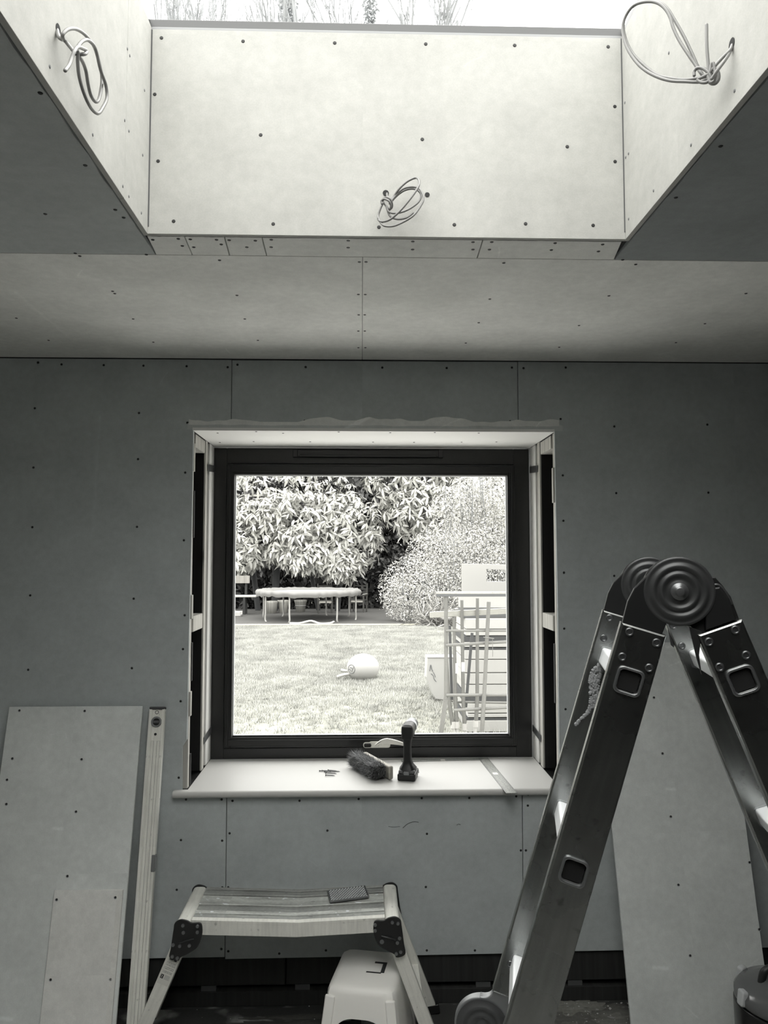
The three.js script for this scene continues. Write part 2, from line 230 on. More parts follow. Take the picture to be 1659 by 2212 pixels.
{ // window: dark frame, sash, glass, trickle vent, handle
  const w = structure('window_1'), x0 = -0.727, x1 = 0.812, y0 = SILL, y1 = HEAD - 0.006;
  const ring = (a0, a1, b0, b1, tx, ty, tyb, z0, z1, r) => [bx(a0, a0 + tx, b0, b1, z0, z1, r), bx(a1 - tx, a1, b0, b1, z0, z1, r), bx(a0 + tx - 0.001, a1 - tx + 0.001, b1 - ty, b1, z0, z1, r), bx(a0 + tx - 0.001, a1 - tx + 0.001, b0, b0 + tyb, z0, z1, r)];
  mesh('window_frame', ring(x0, x1, y0, y1, 0.076, 0.076, 0.05, WIN - 0.075, WIN, 0.003), M.frame, w);
  const sash = mesh('sash', [...ring(-0.649, 0.741, 0.921, 2.266, 0.03, 0.05, 0.05, WIN - 0.06, WIN + 0.006, 0.004), ...ring(-0.642, 0.734, 0.93, 2.258, 0.012, 0.03, 0.03, WIN, WIN + 0.012, 0.003)], M.frame, w);
  mesh('glazing_bead', ring(-0.62, 0.711, 0.966, 2.22, 0.006, 0.006, 0.005, WIN - 0.02, WIN + 0.004, 0.002), M.black, sash);
  mesh('spacer_bar', ring(-0.614, 0.705, 0.9715, 2.2135, 0.004, 0.002, 0.003, WIN - 0.045, WIN - 0.022, 0.001), M.gasket, sash);
  const gl = mesh('glass', new THREE.PlaneGeometry(1.318, 1.242), M.glass, sash); gl.position.set(0.0455, 1.593, WIN - 0.032);
  const v = mesh('trickle_vent', [bx(-0.318, 0.377, 2.302, 2.336, WIN, WIN + 0.012, 0.004), bx(-0.3, 0.36, 2.3, 2.312, WIN + 0.01, WIN + 0.018, 0.003)], M.frame, w);
  mesh('vent_cap', [bx(-0.334, -0.31, 2.298, 2.338, WIN, WIN + 0.016, 0.004), bx(0.369, 0.392, 2.298, 2.338, WIN, WIN + 0.016, 0.004)], M.frame, v);
  const h = new THREE.Group(); h.name = 'handle'; h.userData.label = 'white handle'; w.add(h); h.position.set(0.09, 0.943, WIN + 0.008);
  mesh('backplate', extrude(roundRect(0.1, 0.03, 0.012), 0.009, 0.002).translate(-0.005, -0.008, 0), M.whitePlastic, h);
  const lv = new THREE.Shape(); lv.moveTo(-0.03, -0.006); lv.quadraticCurveTo(-0.005, 0.024, 0.03, 0.026); lv.quadraticCurveTo(0.075, 0.02, 0.118, 0.0); lv.quadraticCurveTo(0.124, -0.008, 0.112, -0.01); lv.quadraticCurveTo(0.05, 0.002, 0.012, -0.002); lv.quadraticCurveTo(-0.015, -0.004, -0.03, -0.006);
  mesh('lever', extrude(lv, 0.012, 0.003, 2).translate(0, 0, 0.022), M.whitePlastic, h);
  mesh('spindle', new THREE.CylinderGeometry(0.009, 0.011, 0.024, 16).rotateX(PI / 2).translate(0, -0.008, 0.015), M.whitePlastic, h);
  mesh('cap_rim', extrude(roundRect(0.042, 0.026, 0.013), 0.01, 0.002).translate(-0.062, -0.01, 0), M.whitePlastic, h);
  const cap = mesh('key_cap', extrude(roundRect(0.034, 0.018, 0.009), 0.016, 0.003).translate(-0.062, -0.01, 0), M.black, h); cap.userData.label = 'black key cap';
}
{ // ceiling boards and the skylight shaft
  const c = structure('ceiling'), z1 = 1.1205, g = 0.0013, ex = 0.003;
  const put = (pts, mat) => { const m = mesh('plasterboard', uvBox(extrude(shapeOf(pts), 0.0125, 0.001).rotateX(PI / 2)), mat, c); m.position.y = CEIL + 0.0125; return m; };
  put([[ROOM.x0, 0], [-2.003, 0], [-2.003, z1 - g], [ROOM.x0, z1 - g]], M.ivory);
  put([[-2, 0.001], [-g * 0.5, 0.001], [-g * 0.5, z1 - g], [-2, z1 - g]], M.litBoardB);
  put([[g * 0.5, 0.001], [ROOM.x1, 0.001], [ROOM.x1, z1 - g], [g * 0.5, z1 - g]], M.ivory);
  const cuts = [-0.575, -0.474, -0.371, -0.268, 0.3225, 0.712], lean = [0.006, 0.004, 0.005, 0.002, -0.002, -0.013];
  for (let i = 0; i < 5; i++) { const a = cuts[i] + g, b = cuts[i + 1] - g; put([[a, z1 + g], [b, z1 + g], ...ragged(b + lean[i + 1] * 1.5, SZ0 - 0.0145, a + lean[i] * 1.5, SZ0 - 0.0145, 0.006, 26, i * 3)], i % 2 ? M.ivory : M.litBoardB); }
  put([[ROOM.x0, z1 + g], [cuts[0] - g, z1 + g], ...ragged(SX0 - 0.016, SZ0 - 0.02, SX0 - 0.016, SZ1, 0.009, 110, 5), [SX0, SZ1 + 0.1], [ROOM.x0, SZ1 + 0.1]], M.shadedBoard);
  put([[cuts[5] + g, z1 + g], [ROOM.x1, z1 + g], [ROOM.x1, SZ1 + 0.1], [SX1, SZ1 + 0.1], ...ragged(SX1 + 0.016, SZ1, SX1 + 0.016, SZ0 - 0.02, 0.007, 110, 9)], M.deepShadeBoard);  // side boards darker, the right one most: shade put into their colour
  put([[SX0, SZ1], [SX1, SZ1], [SX1, SZ1 + 0.099], [SX0, SZ1 + 0.099]], M.board);
  put([[ROOM.x0, SZ1 + 0.102], [ROOM.x1, SZ1 + 0.102], [ROOM.x1, ROOM.z1], [ROOM.x0, ROOM.z1]], M.boardB);
  screwHeads(CEILING_SCREWS, onCeiling, 'screw_heads', c);
  mesh('corner_gap', bx(ROOM.x0, ROOM.x1, CEIL - 0.0035, CEIL + 0.001, -0.012, -0.001, 0), M.void, c);

  const s = structure('wall_skylight');
  const panel = (n, gg, mat = M.lining) => mesh(n, gg, mat, s);
  panel('plasterboard', bx(SX0, SX1, CEIL + 0.0008, STOP, SZ0 - 0.0125, SZ0, 0.001));
  panel('plasterboard', bx(SX0 - 0.0125, SX0, CEIL + 0.0008, STOP + 0.006, SZ0 - 0.012, 1.452, 0.001)); panel('plasterboard', bx(SX0 - 0.0125, SX0, CEIL + 0.0008, STOP + 0.006, 1.4535, SZ1, 0.001));
  panel('plasterboard', bx(SX1, SX1 + 0.0125, CEIL + 0.0008, STOP + 0.006, SZ0 - 0.012, SZ1, 0.001));
  panel('plasterboard', bx(SX0, SX1, CEIL + 0.0008, STOP, SZ1, SZ1 + 0.0125, 0.001));
  panel('corner_gap', [bx(SX0 + 0.0002, SX0 + 0.0035, CEIL + 0.02, STOP - 0.002, SZ0 + 0.0001, SZ0 + 0.0012, 0), bx(SX1 - 0.003, SX1 - 0.0002, CEIL + 0.02, STOP - 0.002, SZ0 + 0.0001, SZ0 + 0.0012, 0)], grey(0.1, 0.9));
  screwHeads(FAR_SCREWS, (q, x, y) => q.rotateX(PI / 2).translate(x, y, SZ0 + 0.0006), 'screw_heads', s);
  screwHeads(SHAFT_LEFT_SCREWS, (q, z, y) => q.rotateZ(-PI / 2).translate(SX0 + 0.0006, y, z), 'screw_heads', s, grey(0.16, 0.6), 0.004);
  screwHeads(SHAFT_RIGHT_SCREWS, (q, z, y) => q.rotateZ(PI / 2).translate(SX1 - 0.0006, y, z), 'screw_heads', s, grey(0.16, 0.6), 0.004);
  // cable holes
  const hole = (x, y, z, r, ry) => { const m = mesh('cable_hole', new THREE.CylinderGeometry(r, r * 0.9, 0.0016, 18).rotateX(PI / 2), M.void, s); m.position.set(x, y, z); m.rotation.y = ry; };
  hole(0.061, 2.775, SZ0 + 0.0004, 0.008, 0); hole(0.1705, 2.772, SZ0 + 0.0004, 0.0065, 0); hole(SX0 + 0.0004, 2.783, 1.857, 0.011, PI / 2); hole(SX1 - 0.0004, 2.784, 1.853, 0.011, -PI / 2);
  // rooflight: kerb and glass
  const k = structure('window_2'), kerb = grey(0.085, 0.3);
  const y0 = STOP + 0.006, y1 = y0 + 0.026, o = 0.006;
  mesh('kerb', [bx(SX0 - 0.07, SX1 + 0.07, y0, y1, SZ0 - 0.08, SZ0 - o, 0.002), bx(SX0 - 0.07, SX1 + 0.07, y0, y1, SZ1 + o, SZ1 + 0.08, 0.002), bx(SX0 - 0.08, SX0 - o, y0, y1, SZ0 - 0.08, SZ1 + 0.08, 0.002), bx(SX1 + o, SX1 + 0.08, y0, y1, SZ0 - 0.08, SZ1 + 0.08, 0.002)], kerb, k);
  mesh('seal', [bx(SX0, SX1, STOP, y0 + 0.001, SZ0 - 0.02, SZ0 - 0.001, 0.001)], grey(0.3, 0.5), k);
  const gl = mesh('glass', new THREE.PlaneGeometry(SX1 - SX0 + 0.12, SZ1 - SZ0 + 0.12).rotateX(PI / 2), M.glass, k); gl.position.set((SX0 + SX1) / 2, y1 + 0.004, (SZ0 + SZ1) / 2);
  const r = structure('roof'), t0 = CEIL + 0.0128, t1 = STOP + 0.005;
  mesh('roof_slab', [bx(ROOM.x0 - 0.1, SX0 - 0.013, t0, t1, -0.004, ROOM.z1 + 0.1, 0), bx(SX1 + 0.013, ROOM.x1 + 0.1, t0, t1, -0.004, ROOM.z1 + 0.1, 0), bx(SX0 - 0.0129, SX1 + 0.0129, t0, t1, -0.004, SZ0 - 0.013, 0), bx(SX0 - 0.0129, SX1 + 0.0129, t0, t1, SZ1 + 0.013, ROOM.z1 + 0.1, 0)], M.void, r);
}
{ // the other walls and the floor
  const f = structure('floor'); mesh('shaded_edge_strip', bx(ROOM.x0 - 0.1, ROOM.x1 + 0.1, -0.16, 0, -0.064, 0.3, 0), M.floor, f);  // same floor as the screed, with near-wall shade put into its colour
  const dust = []; for (let i = 0; i < 40; i++) { const a = i / 40 * 2 * PI, r = 1 + 0.7 * fbm(Math.cos(a) * 1.7, Math.sin(a) * 1.7, 4, 3); dust.push([0.93 + 0.24 * r * Math.cos(a), 0.12 + 0.13 * r * Math.sin(a)]); }
  mesh('dust_patch', uvBox(extrude(shapeOf(dust), 0.0012).rotateX(PI / 2).translate(0, 0.0014, 0)), std(0.2, 0.2, 0.195, 0.95, { map: T.deck }), f);
  for (const [cx, cz, rx, rz, v] of [[0.86, 0.03, 0.13, 0.05, 0.34], [1.0, 0.12, 0.1, 0.04, 0.3], [0.8, 0.17, 0.07, 0.03, 0.26], [-0.1, 0.07, 0.3, 0.02, 0.09], [-0.35, 0.11, 0.22, 0.018, 0.08]]) { const q = []; for (let i = 0; i < 44; i++) { const a = i / 44 * 2 * PI, r = 1 + 1.1 * fbm(Math.cos(a) * 2.4 + cx * 9, Math.sin(a) * 2.4, cz * 30, 4); q.push([cx + rx * r * Math.cos(a), cz + rz * r * Math.sin(a)]); } mesh('dust_patch', uvBox(extrude(shapeOf(q), 0.0016).rotateX(PI / 2).translate(0, 0.0024 + v * 0.001, 0)), std(v, v, v * 0.97, 0.95, { map: T.deck }), f); }
  const cr = []; for (let i = 0; i < 190; i++) { const near = i < 130, x = near ? rr(0.74, 1.2) : rr(-0.9, 0.9), z = rr(-0.03, 0.28), s = rr(0.001, near ? 0.0042 : 0.003) * (rnd() < 0.05 ? 2.2 : 1); cr.push(new THREE.IcosahedronGeometry(s, 0).scale(1, 0.6, 1).rotateY(rnd() * 6).translate(x, s * 0.5 + 0.001, z)); }
  mesh('plaster_crumbs', cr, std(0.5, 0.498, 0.485, 0.95), f).userData.kind = 'stuff';
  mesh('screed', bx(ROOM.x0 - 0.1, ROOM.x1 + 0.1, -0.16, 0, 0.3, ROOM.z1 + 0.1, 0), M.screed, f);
  const side = (n, m, ...a) => mesh('wall_panel', bx(...a, 0.001), m, structure(n));
  const l = structure('wall_left');
  mesh('plasterboard', [bx(ROOM.x0 - 0.1, ROOM.x0, 0, CEIL, -0.064, ROOM.z1 + 0.1, 0)], M.ivory, l);
  side('wall_right', grey(0.035, 0.9), ROOM.x1, ROOM.x1 + 0.1, 0, CEIL, -0.064, ROOM.z1 + 0.1);  // unseen wall, made near-black so the right side stays dark
  side('wall_rear', grey(0.015, 0.9), ROOM.x0, ROOM.x1, 0, CEIL, ROOM.z1, ROOM.z1 + 0.1);  // unseen wall, made near-black so the ladder rails reflect darkness
}

// ---------------------------------------------------------------- leaning sheets and spirit level
function leaning(name, label, x0, x1, y0, z0, y1, z1, thick, mat, cat, group) { // bottom edge at (y0, z0), top at (y1, z1); back face on that line
  const t = thing(name, label, cat, [(x0 + x1) / 2, y0, z0], group), L = Math.hypot(y1 - y0, z1 - z0); t.rotation.x = -Math.atan2(z0 - z1, y1 - y0);
  const m = mesh('sheet', uvBox(new RoundedBoxGeometry(x1 - x0, L, thick, 1, 0.0015)).translate(0, L / 2, thick / 2), mat, t); return [t, L];
}
function holes(t, list, thick, w) { // torn screw holes: x from the sheet's middle, height along the sheet
  const g = [], h = [];
  for (const [x, y] of list) { g.push(new THREE.CylinderGeometry(0.0045, 0.0045, 0.001, 10).rotateX(PI / 2).translate(x, y, thick)); h.push(new THREE.TorusGeometry(0.0055, 0.0013, 5, 12, 3.6).rotateZ(2.6).translate(x, y, thick)); }
  const m = mesh('screw_holes', g, M.void, t); m.userData.kind = 'stuff'; const n = mesh('torn_rims', h, M.core, t); n.userData.kind = 'stuff';
}
{
  const [a, L] = leaning('plasterboard_sheet', 'wide grey plasterboard sheet leaning under the window wall, left of the spirit level', -1.43, -0.893, 0.001, 0.319, 1.209, 0.017, 0.0125, M.sheet, 'plasterboard');
  holes(a, [[-0.225, L - 0.015], [0.037, L - 0.018], [-0.228, L - 0.2], [0.045, L - 0.205], [-0.238, L - 0.28], [-0.228, L - 0.37], [0.045, L - 0.4], [0.038, L - 0.63]], 0.0126);
  const [b] = leaning('plasterboard_offcut', 'narrow plasterboard offcut standing against the wide leaning sheet', -1.162, -0.905, 0.001, 0.3335, 0.555, 0.195, 0.0125, std(0.97, 0.975, 0.955, 0.92, { map: T.board }), 'plasterboard');
  holes(b, [[-0.116, 0.54], [0.103, 0.545], [-0.106, 0.274], [0.112, 0.272]], 0.0126);
  mesh('paper_edge', bx(0.108, 0.1275, 0.0, 0.57, 0.0125, 0.0131, 0), std(0.95, 0.95, 0.92, 0.9, { map: T.board }), b);
  const [c, L3] = leaning('plasterboard_sheet', 'tall narrow plasterboard sheet leaning on the wall behind the stepladder', 1.012, 1.547, 0.001, 0.272, 1.46, 0.017, 0.0125, M.sheet, 'plasterboard');
  c.rotation.z = 0.028;
  holes(c, [[-0.045, 1.26], [-0.035, 1.04], [-0.03, 0.8], [-0.03, 0.55], [-0.015, 0.3], [0.262, 0.62], [0.266, 0.38]], 0.0126);
}
{ // spirit level: I-section aluminium, three ribs on the face, vials in round windows
  const t = thing('spirit_level', 'long scuffed metal spirit level leaning on the wall beside the wide sheet', 'spirit level', [-0.834, 0.001, 0.262]); const L = 1.222; t.rotation.x = -Math.atan2(0.256, 1.195);
  const al = std(0.95, 0.95, 0.92, 0.5, { metalness: 0.05, map: T.aluminium });
  const P = [[-0.031, 0], [0.031, 0], [0.031, 0.024], [0.021, 0.024], [0.019, 0.018], [0.008, 0.018], [0.006, 0.022], [-0.004, 0.022], [-0.006, 0.018], [-0.017, 0.018], [-0.02, 0.024], [-0.031, 0.024]];
  mesh('body', uvBox(extrude(shapeOf(P.map(([x, y]) => [x, -y])), L, 0.0008).rotateX(-PI / 2)), al, t);
  mesh('end_block', uvBox(extrude(roundRect(0.058, 0.124, 0.004), 0.0195, 0.001)).translate(0, L - 0.065, 0), al, t);
  for (const x of [-0.0185, -0.005, 0.007, 0.02]) mesh('groove_shade', bx(x - 0.0013, x + 0.0013, 0.0, L - 0.1, 0.0178, 0.0188, 0), grey(0.12, 0.9), t);  // dark lines stand in for shade between the ribs
  mesh('end_cap', bx(-0.032, 0.032, L - 0.004, L + 0.008, -0.001, 0.025, 0.004), grey(0.06, 0.5), t);
  const v = mesh('vial_window', new THREE.TorusGeometry(0.0175, 0.004, 8, 28).translate(0, L - 0.052, 0.023), grey(0.22, 0.4), t);
  mesh('vial', new THREE.CylinderGeometry(0.006, 0.006, 0.026, 12).rotateZ(PI / 2).translate(0, L - 0.052, 0.0215), grey(0.14, 0.15), v);
  mesh('vial_recess', new THREE.CylinderGeometry(0.0165, 0.0165, 0.0015, 24).rotateX(PI / 2).translate(0, L - 0.052, 0.0225), M.black, v);
  mesh('hang_hole', new THREE.CylinderGeometry(0.0052, 0.0052, 0.002, 16).rotateX(PI / 2).translate(0, L - 0.1, 0.0222), M.void, t);
  mesh('hang_ring', new THREE.TorusGeometry(0.0065, 0.0012, 6, 20).translate(0, L - 0.014, 0.022), grey(0.1, 0.5), t);
  const e = mesh('edge_vial', [bx(0.019, 0.034, 0.61, 0.672, 0.002, 0.026, 0.003)], grey(0.2, 0.4), t); mesh('vial', new THREE.CapsuleGeometry(0.0055, 0.034, 4, 10).translate(0.0325, 0.641, 0.016), grey(0.3, 0.12), e);
}

// ---------------------------------------------------------------- folding stepladder
{
  const t = thing('folding_ladder', 'dark metal folding stepladder standing open at the right with round black hinges', 'ladder');
  const H = V(0.472, 1.765, 2.095), al = 0.209, W = 0.276, RT = 0.025, RW = 0.067, T1 = 0.15, SP = 0.295, OFF = 0.0335;
  const A = V(Math.cos(al), 0, Math.sin(al)), N = V(Math.sin(al), 0, -Math.cos(al)), Y = V(0, 1, 0);
  const rail = std(0.36, 0.37, 0.375, 0.32, { metalness: 1, map: T.aluminium, roughnessMap: T.rough });
  function section(th, s) { // s = -1 the left half, +1 the right half; local x outwards, y up the rail, z away from the near side times zs
    const n = A.clone().multiplyScalar(s * Math.cos(th)).addScaledVector(Y, Math.sin(th)), up = A.clone().multiplyScalar(-s * Math.sin(th)).addScaledVector(Y, Math.cos(th));
    const zs = s < 0 ? 1 : -1, z = N.clone().multiplyScalar(zs), B = new THREE.Matrix4().makeBasis(n, up, z).setPosition(H), inv = (g) => g.applyMatrix4(B);
    const part = (name, g, m, parent) => { const q = Array.isArray(g) ? merge(g) : g; inv(q); return mesh(name, q, m, parent ?? t); };
    const floorT = (H.y + 0.0335 * Math.sin(th)) / Math.cos(th) - 0.012, mid = 0.872, cutA = mid - 0.068, cutB = mid + 0.072;
    const rungs = [T1, T1 + SP, T1 + 2 * SP, T1 + 3.22 * SP, T1 + 4.22 * SP, T1 + 5.22 * SP].filter((q) => q < floorT - 0.08);
    const zz = (a, b) => (zs > 0 ? [a, b] : [-b, -a]);
    for (const N0 of [0, W]) for (const [ta, tb] of [[0.068, cutA], [cutB, floorT]]) {
      const sh = shapeOf([[0, -tb], [RW, -tb], [RW, -ta], [0, -ta]]);
      for (const r of rungs) if (r > ta && r < tb) { const p = roundRect(0.03, 0.03, 0.006, THREE.Path); const hp = new THREE.Path(p.getPoints(6).map((q) => new THREE.Vector2(q.x + OFF, q.y - r))); sh.holes.push(hp); }
      const g = uvBox(extrude(sh, RT, 0.0035, 2)); g.translate(0, 0, zz(N0, N0 + RT)[0]);
      const m = part('rail', g, rail);
      // rivets near the ends of the rail, on both faces
      const rv = [];
      for (const [rx, ry] of ta < 0.5 ? [[0.011, 0.083], [0.052, 0.079], [0.011, 0.122], [0.052, 0.118]].concat(N0 ? [[0.014, cutA - 0.02], [0.05, cutA - 0.06], [0.014, cutA - 0.055]] : [[0.014, cutA - 0.02], [0.05, cutA - 0.05]]) : [[0.014, cutB + 0.03], [0.05, cutB + 0.03]])
        for (const [f, d] of [[N0 - 0.001, -1], [N0 + RT + 0.001, 1]]) {
          const c = new THREE.TorusGeometry(0.0048, 0.0019, 6, 16); c.translate(rx, -ry, f * zs); rv.push(c);
          rv.push(new THREE.CylinderGeometry(0.0035, 0.0035, 0.001, 10).rotateX(PI / 2).translate(rx, -ry, f * zs));
        }
      part('rivets', rv, M.rivet, m).userData.kind = 'stuff';
      if (tb === floorT) part('rubber_foot', uvBox(new RoundedBoxGeometry(RW + 0.012, 0.05, RT + 0.014, 2, 0.006)).translate(RW / 2, -tb - 0.008, (zz(N0, N0 + RT)[0] + zz(N0, N0 + RT)[1]) / 2), M.black);
    }
    for (const r of rungs) { // square hollow rungs, flared where they pass the rail
      const sh = roundRect(0.031, 0.031, 0.006); sh.holes.push(new THREE.Path(roundRect(0.026, 0.026, 0.005, THREE.Path).getPoints(5)));
      const g = extrude(sh, W + RT - 0.008); g.translate(OFF, -r, zz(0.004, W + RT - 0.004)[0]);
      const rg = part('rung', uvBox(g), grey(0.92, 0.45, { metalness: 0.2 }));
      const fl = roundRect(0.041, 0.041, 0.011); fl.holes.push(new THREE.Path(roundRect(0.032, 0.032, 0.008, THREE.Path).getPoints(5)));
      const mk = (z0) => extrude(fl, 0.004, 0.0015, 2).translate(OFF, -r, z0);
      part('flange', [mk(zz(-0.004, 0)[0]), mk(zz(W + RT, W + RT + 0.004)[0])], grey(0.3, 0.33, { metalness: 0.9 }), rg);
      for (const [q0, q1] of [[0.002, 0.0035], [W + RT - 0.0035, W + RT - 0.002]]) part('hole_shade', bx(OFF - 0.0148, OFF + 0.0148, -r - 0.0148, -r + 0.0148, zz(q0, q1)[0], zz(q0, q1)[1], 0), grey(0.004, 0.9), rg);  // black filler stands in for the darkness inside the open rung end
    }
    // the top hinge's plate on this half, and its lower hinge
    for (const N0 of [0, W]) {
      const p = new THREE.Shape(), R = 0.0515, zPlate = zz(N0 + (s < 0 ? 0.001 : 0.0125), N0 + (s < 0 ? 0.012 : 0.0235))[0];
      if (s < 0) { p.moveTo(0.005, -0.11); p.lineTo(0.062, -0.11); p.lineTo(0.0655, -0.066); p.lineTo(0.0665, -0.036); p.lineTo(0.0625, -0.014); p.lineTo(0.051, 0.008); p.absarc(0, 0, R, 0.636, 4.8, false); p.lineTo(0.006, -0.0675); p.closePath(); }
      else { p.moveTo(0.005, -0.11); p.lineTo(0.062, -0.11); p.lineTo(0.0655, -0.07); p.lineTo(0.0673, -0.034); p.lineTo(0.0631, -0.0153); p.lineTo(0.0577, 0.0005); p.lineTo(0.0515, 0.0035); p.absarc(0, 0, R, 0.12, 4.45, false); p.lineTo(-0.0025, -0.055); p.lineTo(0.0045, -0.0685); p.closePath(); }
      const m = part('hinge_plate', extrude(p, 0.011, 0.0014, 2).translate(0, 0, zPlate), M.hinge);
      const ringMat = grey(0.06, 0.38, { metalness: 0.5, side: THREE.DoubleSide });
      if (s < 0) { // pressed rings and pivot on the outer face
        for (const [face, o] of [[N0 + 0.0012, -1]]) {
          const prof = [[0.006, 0.003], [0.013, 0.003], [0.016, 0.0006], [0.0215, 0.0006], [0.0235, 0.0036], [0.0275, 0.0036], [0.0295, 0.0006], [0.033, 0.0006], [0.035, 0.0036], [0.0395, 0.0036], [0.0415, 0.0006], [0.0455, 0.0003], [0.0475, 0.001], [0.0495, 0.001], [0.0512, 0]].map(([a, b]) => new THREE.Vector2(a, b));
          part('ring', new THREE.LatheGeometry(prof, 56).rotateX(o * zs * PI / 2).translate(0, 0, face * zs), ringMat, m);
          part('pivot', new THREE.LatheGeometry([[0, 0.0075], [0.005, 0.0075], [0.0072, 0.0065], [0.0078, 0.003], [0.0125, 0.002], [0.013, 0]].map(([a, b]) => new THREE.Vector2(a, b)), 32).rotateX(o * zs * PI / 2).translate(0, 0, (face + o * 0.0028) * zs), grey(0.16, 0.32, { metalness: 0.7, side: THREE.DoubleSide }), m);
        }
      } else { // catch: raised bead beside the notch, and the pointed lock lever below
        const bead = [[0.034, 0.022], [0.0338, 0.0064], [0.0365, -0.003], [0.0454, -0.0086], [0.0565, -0.0115], [0.0622, -0.024], [0.064, -0.045]].map(([a, b]) => [a, b, (N0 + 0.0125) * zs]);
        part('catch_bead', tube(bead, 0.0026, 50, 7), ringMat, m);
        const ar = shapeOf([[0.014, -0.066], [0.06, -0.066], [0.062, -0.034], [0.056, -0.014], [0.044, -0.011], [0.036, -0.006], [0.028, -0.03]]);
        part('catch_plate', extrude(ar, 0.011, 0.002, 2).translate(0, 0, zz(N0 + 0.002, N0 + 0.013)[0]), M.hinge, m);
        const lv = shapeOf(N0 ? [[0.004, -0.066], [0.01, -0.069], [0.0025, -0.112], [-0.0025, -0.121], [-0.0055, -0.115]] : [[-0.006, -0.053], [0.008, -0.066], [-0.0085, -0.097], [-0.016, -0.1245], [-0.0135, -0.1]]);
        part('lock_lever', extrude(lv, 0.005, 0.001).translate(0, 0, zz(N0 + 0.004, N0 + 0.009)[0]), M.black, m);
      }
      const lp = new THREE.Shape(), cx = RW; lp.moveTo(0.004, -cutA + 0.03); lp.lineTo(RW - 0.004, -cutA + 0.03); lp.lineTo(RW - 0.002, -cutA - 0.002); lp.quadraticCurveTo(RW, -cutA - 0.016, RW + 0.018, -cutA - 0.019);
      lp.absarc(cx, -mid, 0.0515, 1.2, -1.2, true); lp.quadraticCurveTo(RW, -cutB + 0.016, RW - 0.002, -cutB + 0.002); lp.lineTo(RW - 0.004, -cutB - 0.03); lp.lineTo(0.004, -cutB - 0.03); lp.closePath();
      const z0 = zz(N0 + 0.003, N0 + RT - 0.003)[0];
      const lm = part('hinge_plate', extrude(lp, RT - 0.006, 0.002, 2).translate(0, 0, z0), grey(0.3, 0.4, { metalness: 0.7 }));
      const prof = [[0, 0.004], [0.008, 0.004], [0.011, 0.001], [0.015, 0.001], [0.018, 0.004], [0.023, 0.004], [0.026, 0.001], [0.03, 0.001], [0.033, 0.0042], [0.038, 0.0042], [0.041, 0.0006], [0.048, 0.0006]].map(([a, b]) => new THREE.Vector2(a, b));
      for (const [f, o] of [[N0 + 0.002, -1], [N0 + RT - 0.002, 1]]) part('ring', new THREE.LatheGeometry(prof, 40).rotateX(o * zs * PI / 2).translate(cx, -mid, f * zs), grey(0.09, 0.4, { metalness: 0.45, side: THREE.DoubleSide }), lm);
    }
    if (s < 0) { // dried plaster splash on the inner face of the far left rail
      const g = [], K = 34;
      for (let i = 0; i < 460; i++) { const q = rnd(), tt = 0.152 + 0.135 * q, cx = 0.036 + 0.008 * Math.sin(q * 7) + 0.016 * q, wd = 0.0085 * Math.sin(PI * Math.min(1, q * 1.15 + 0.08)) + 0.001; const b = new THREE.IcosahedronGeometry(rr(0.0012, 0.0036), 0); b.scale(1, 1, 0.8); b.translate(cx + rr(-wd, wd), -tt, (W - 0.0005) * zs); g.push(b); }
      const m = part('dried_plaster', g, grey(0.26, 0.95)); m.userData.kind = 'stuff'; m.userData.label = 'lumpy dried plaster';
    }
  }
  section(0.289, -1); section(0.364, 1);
}

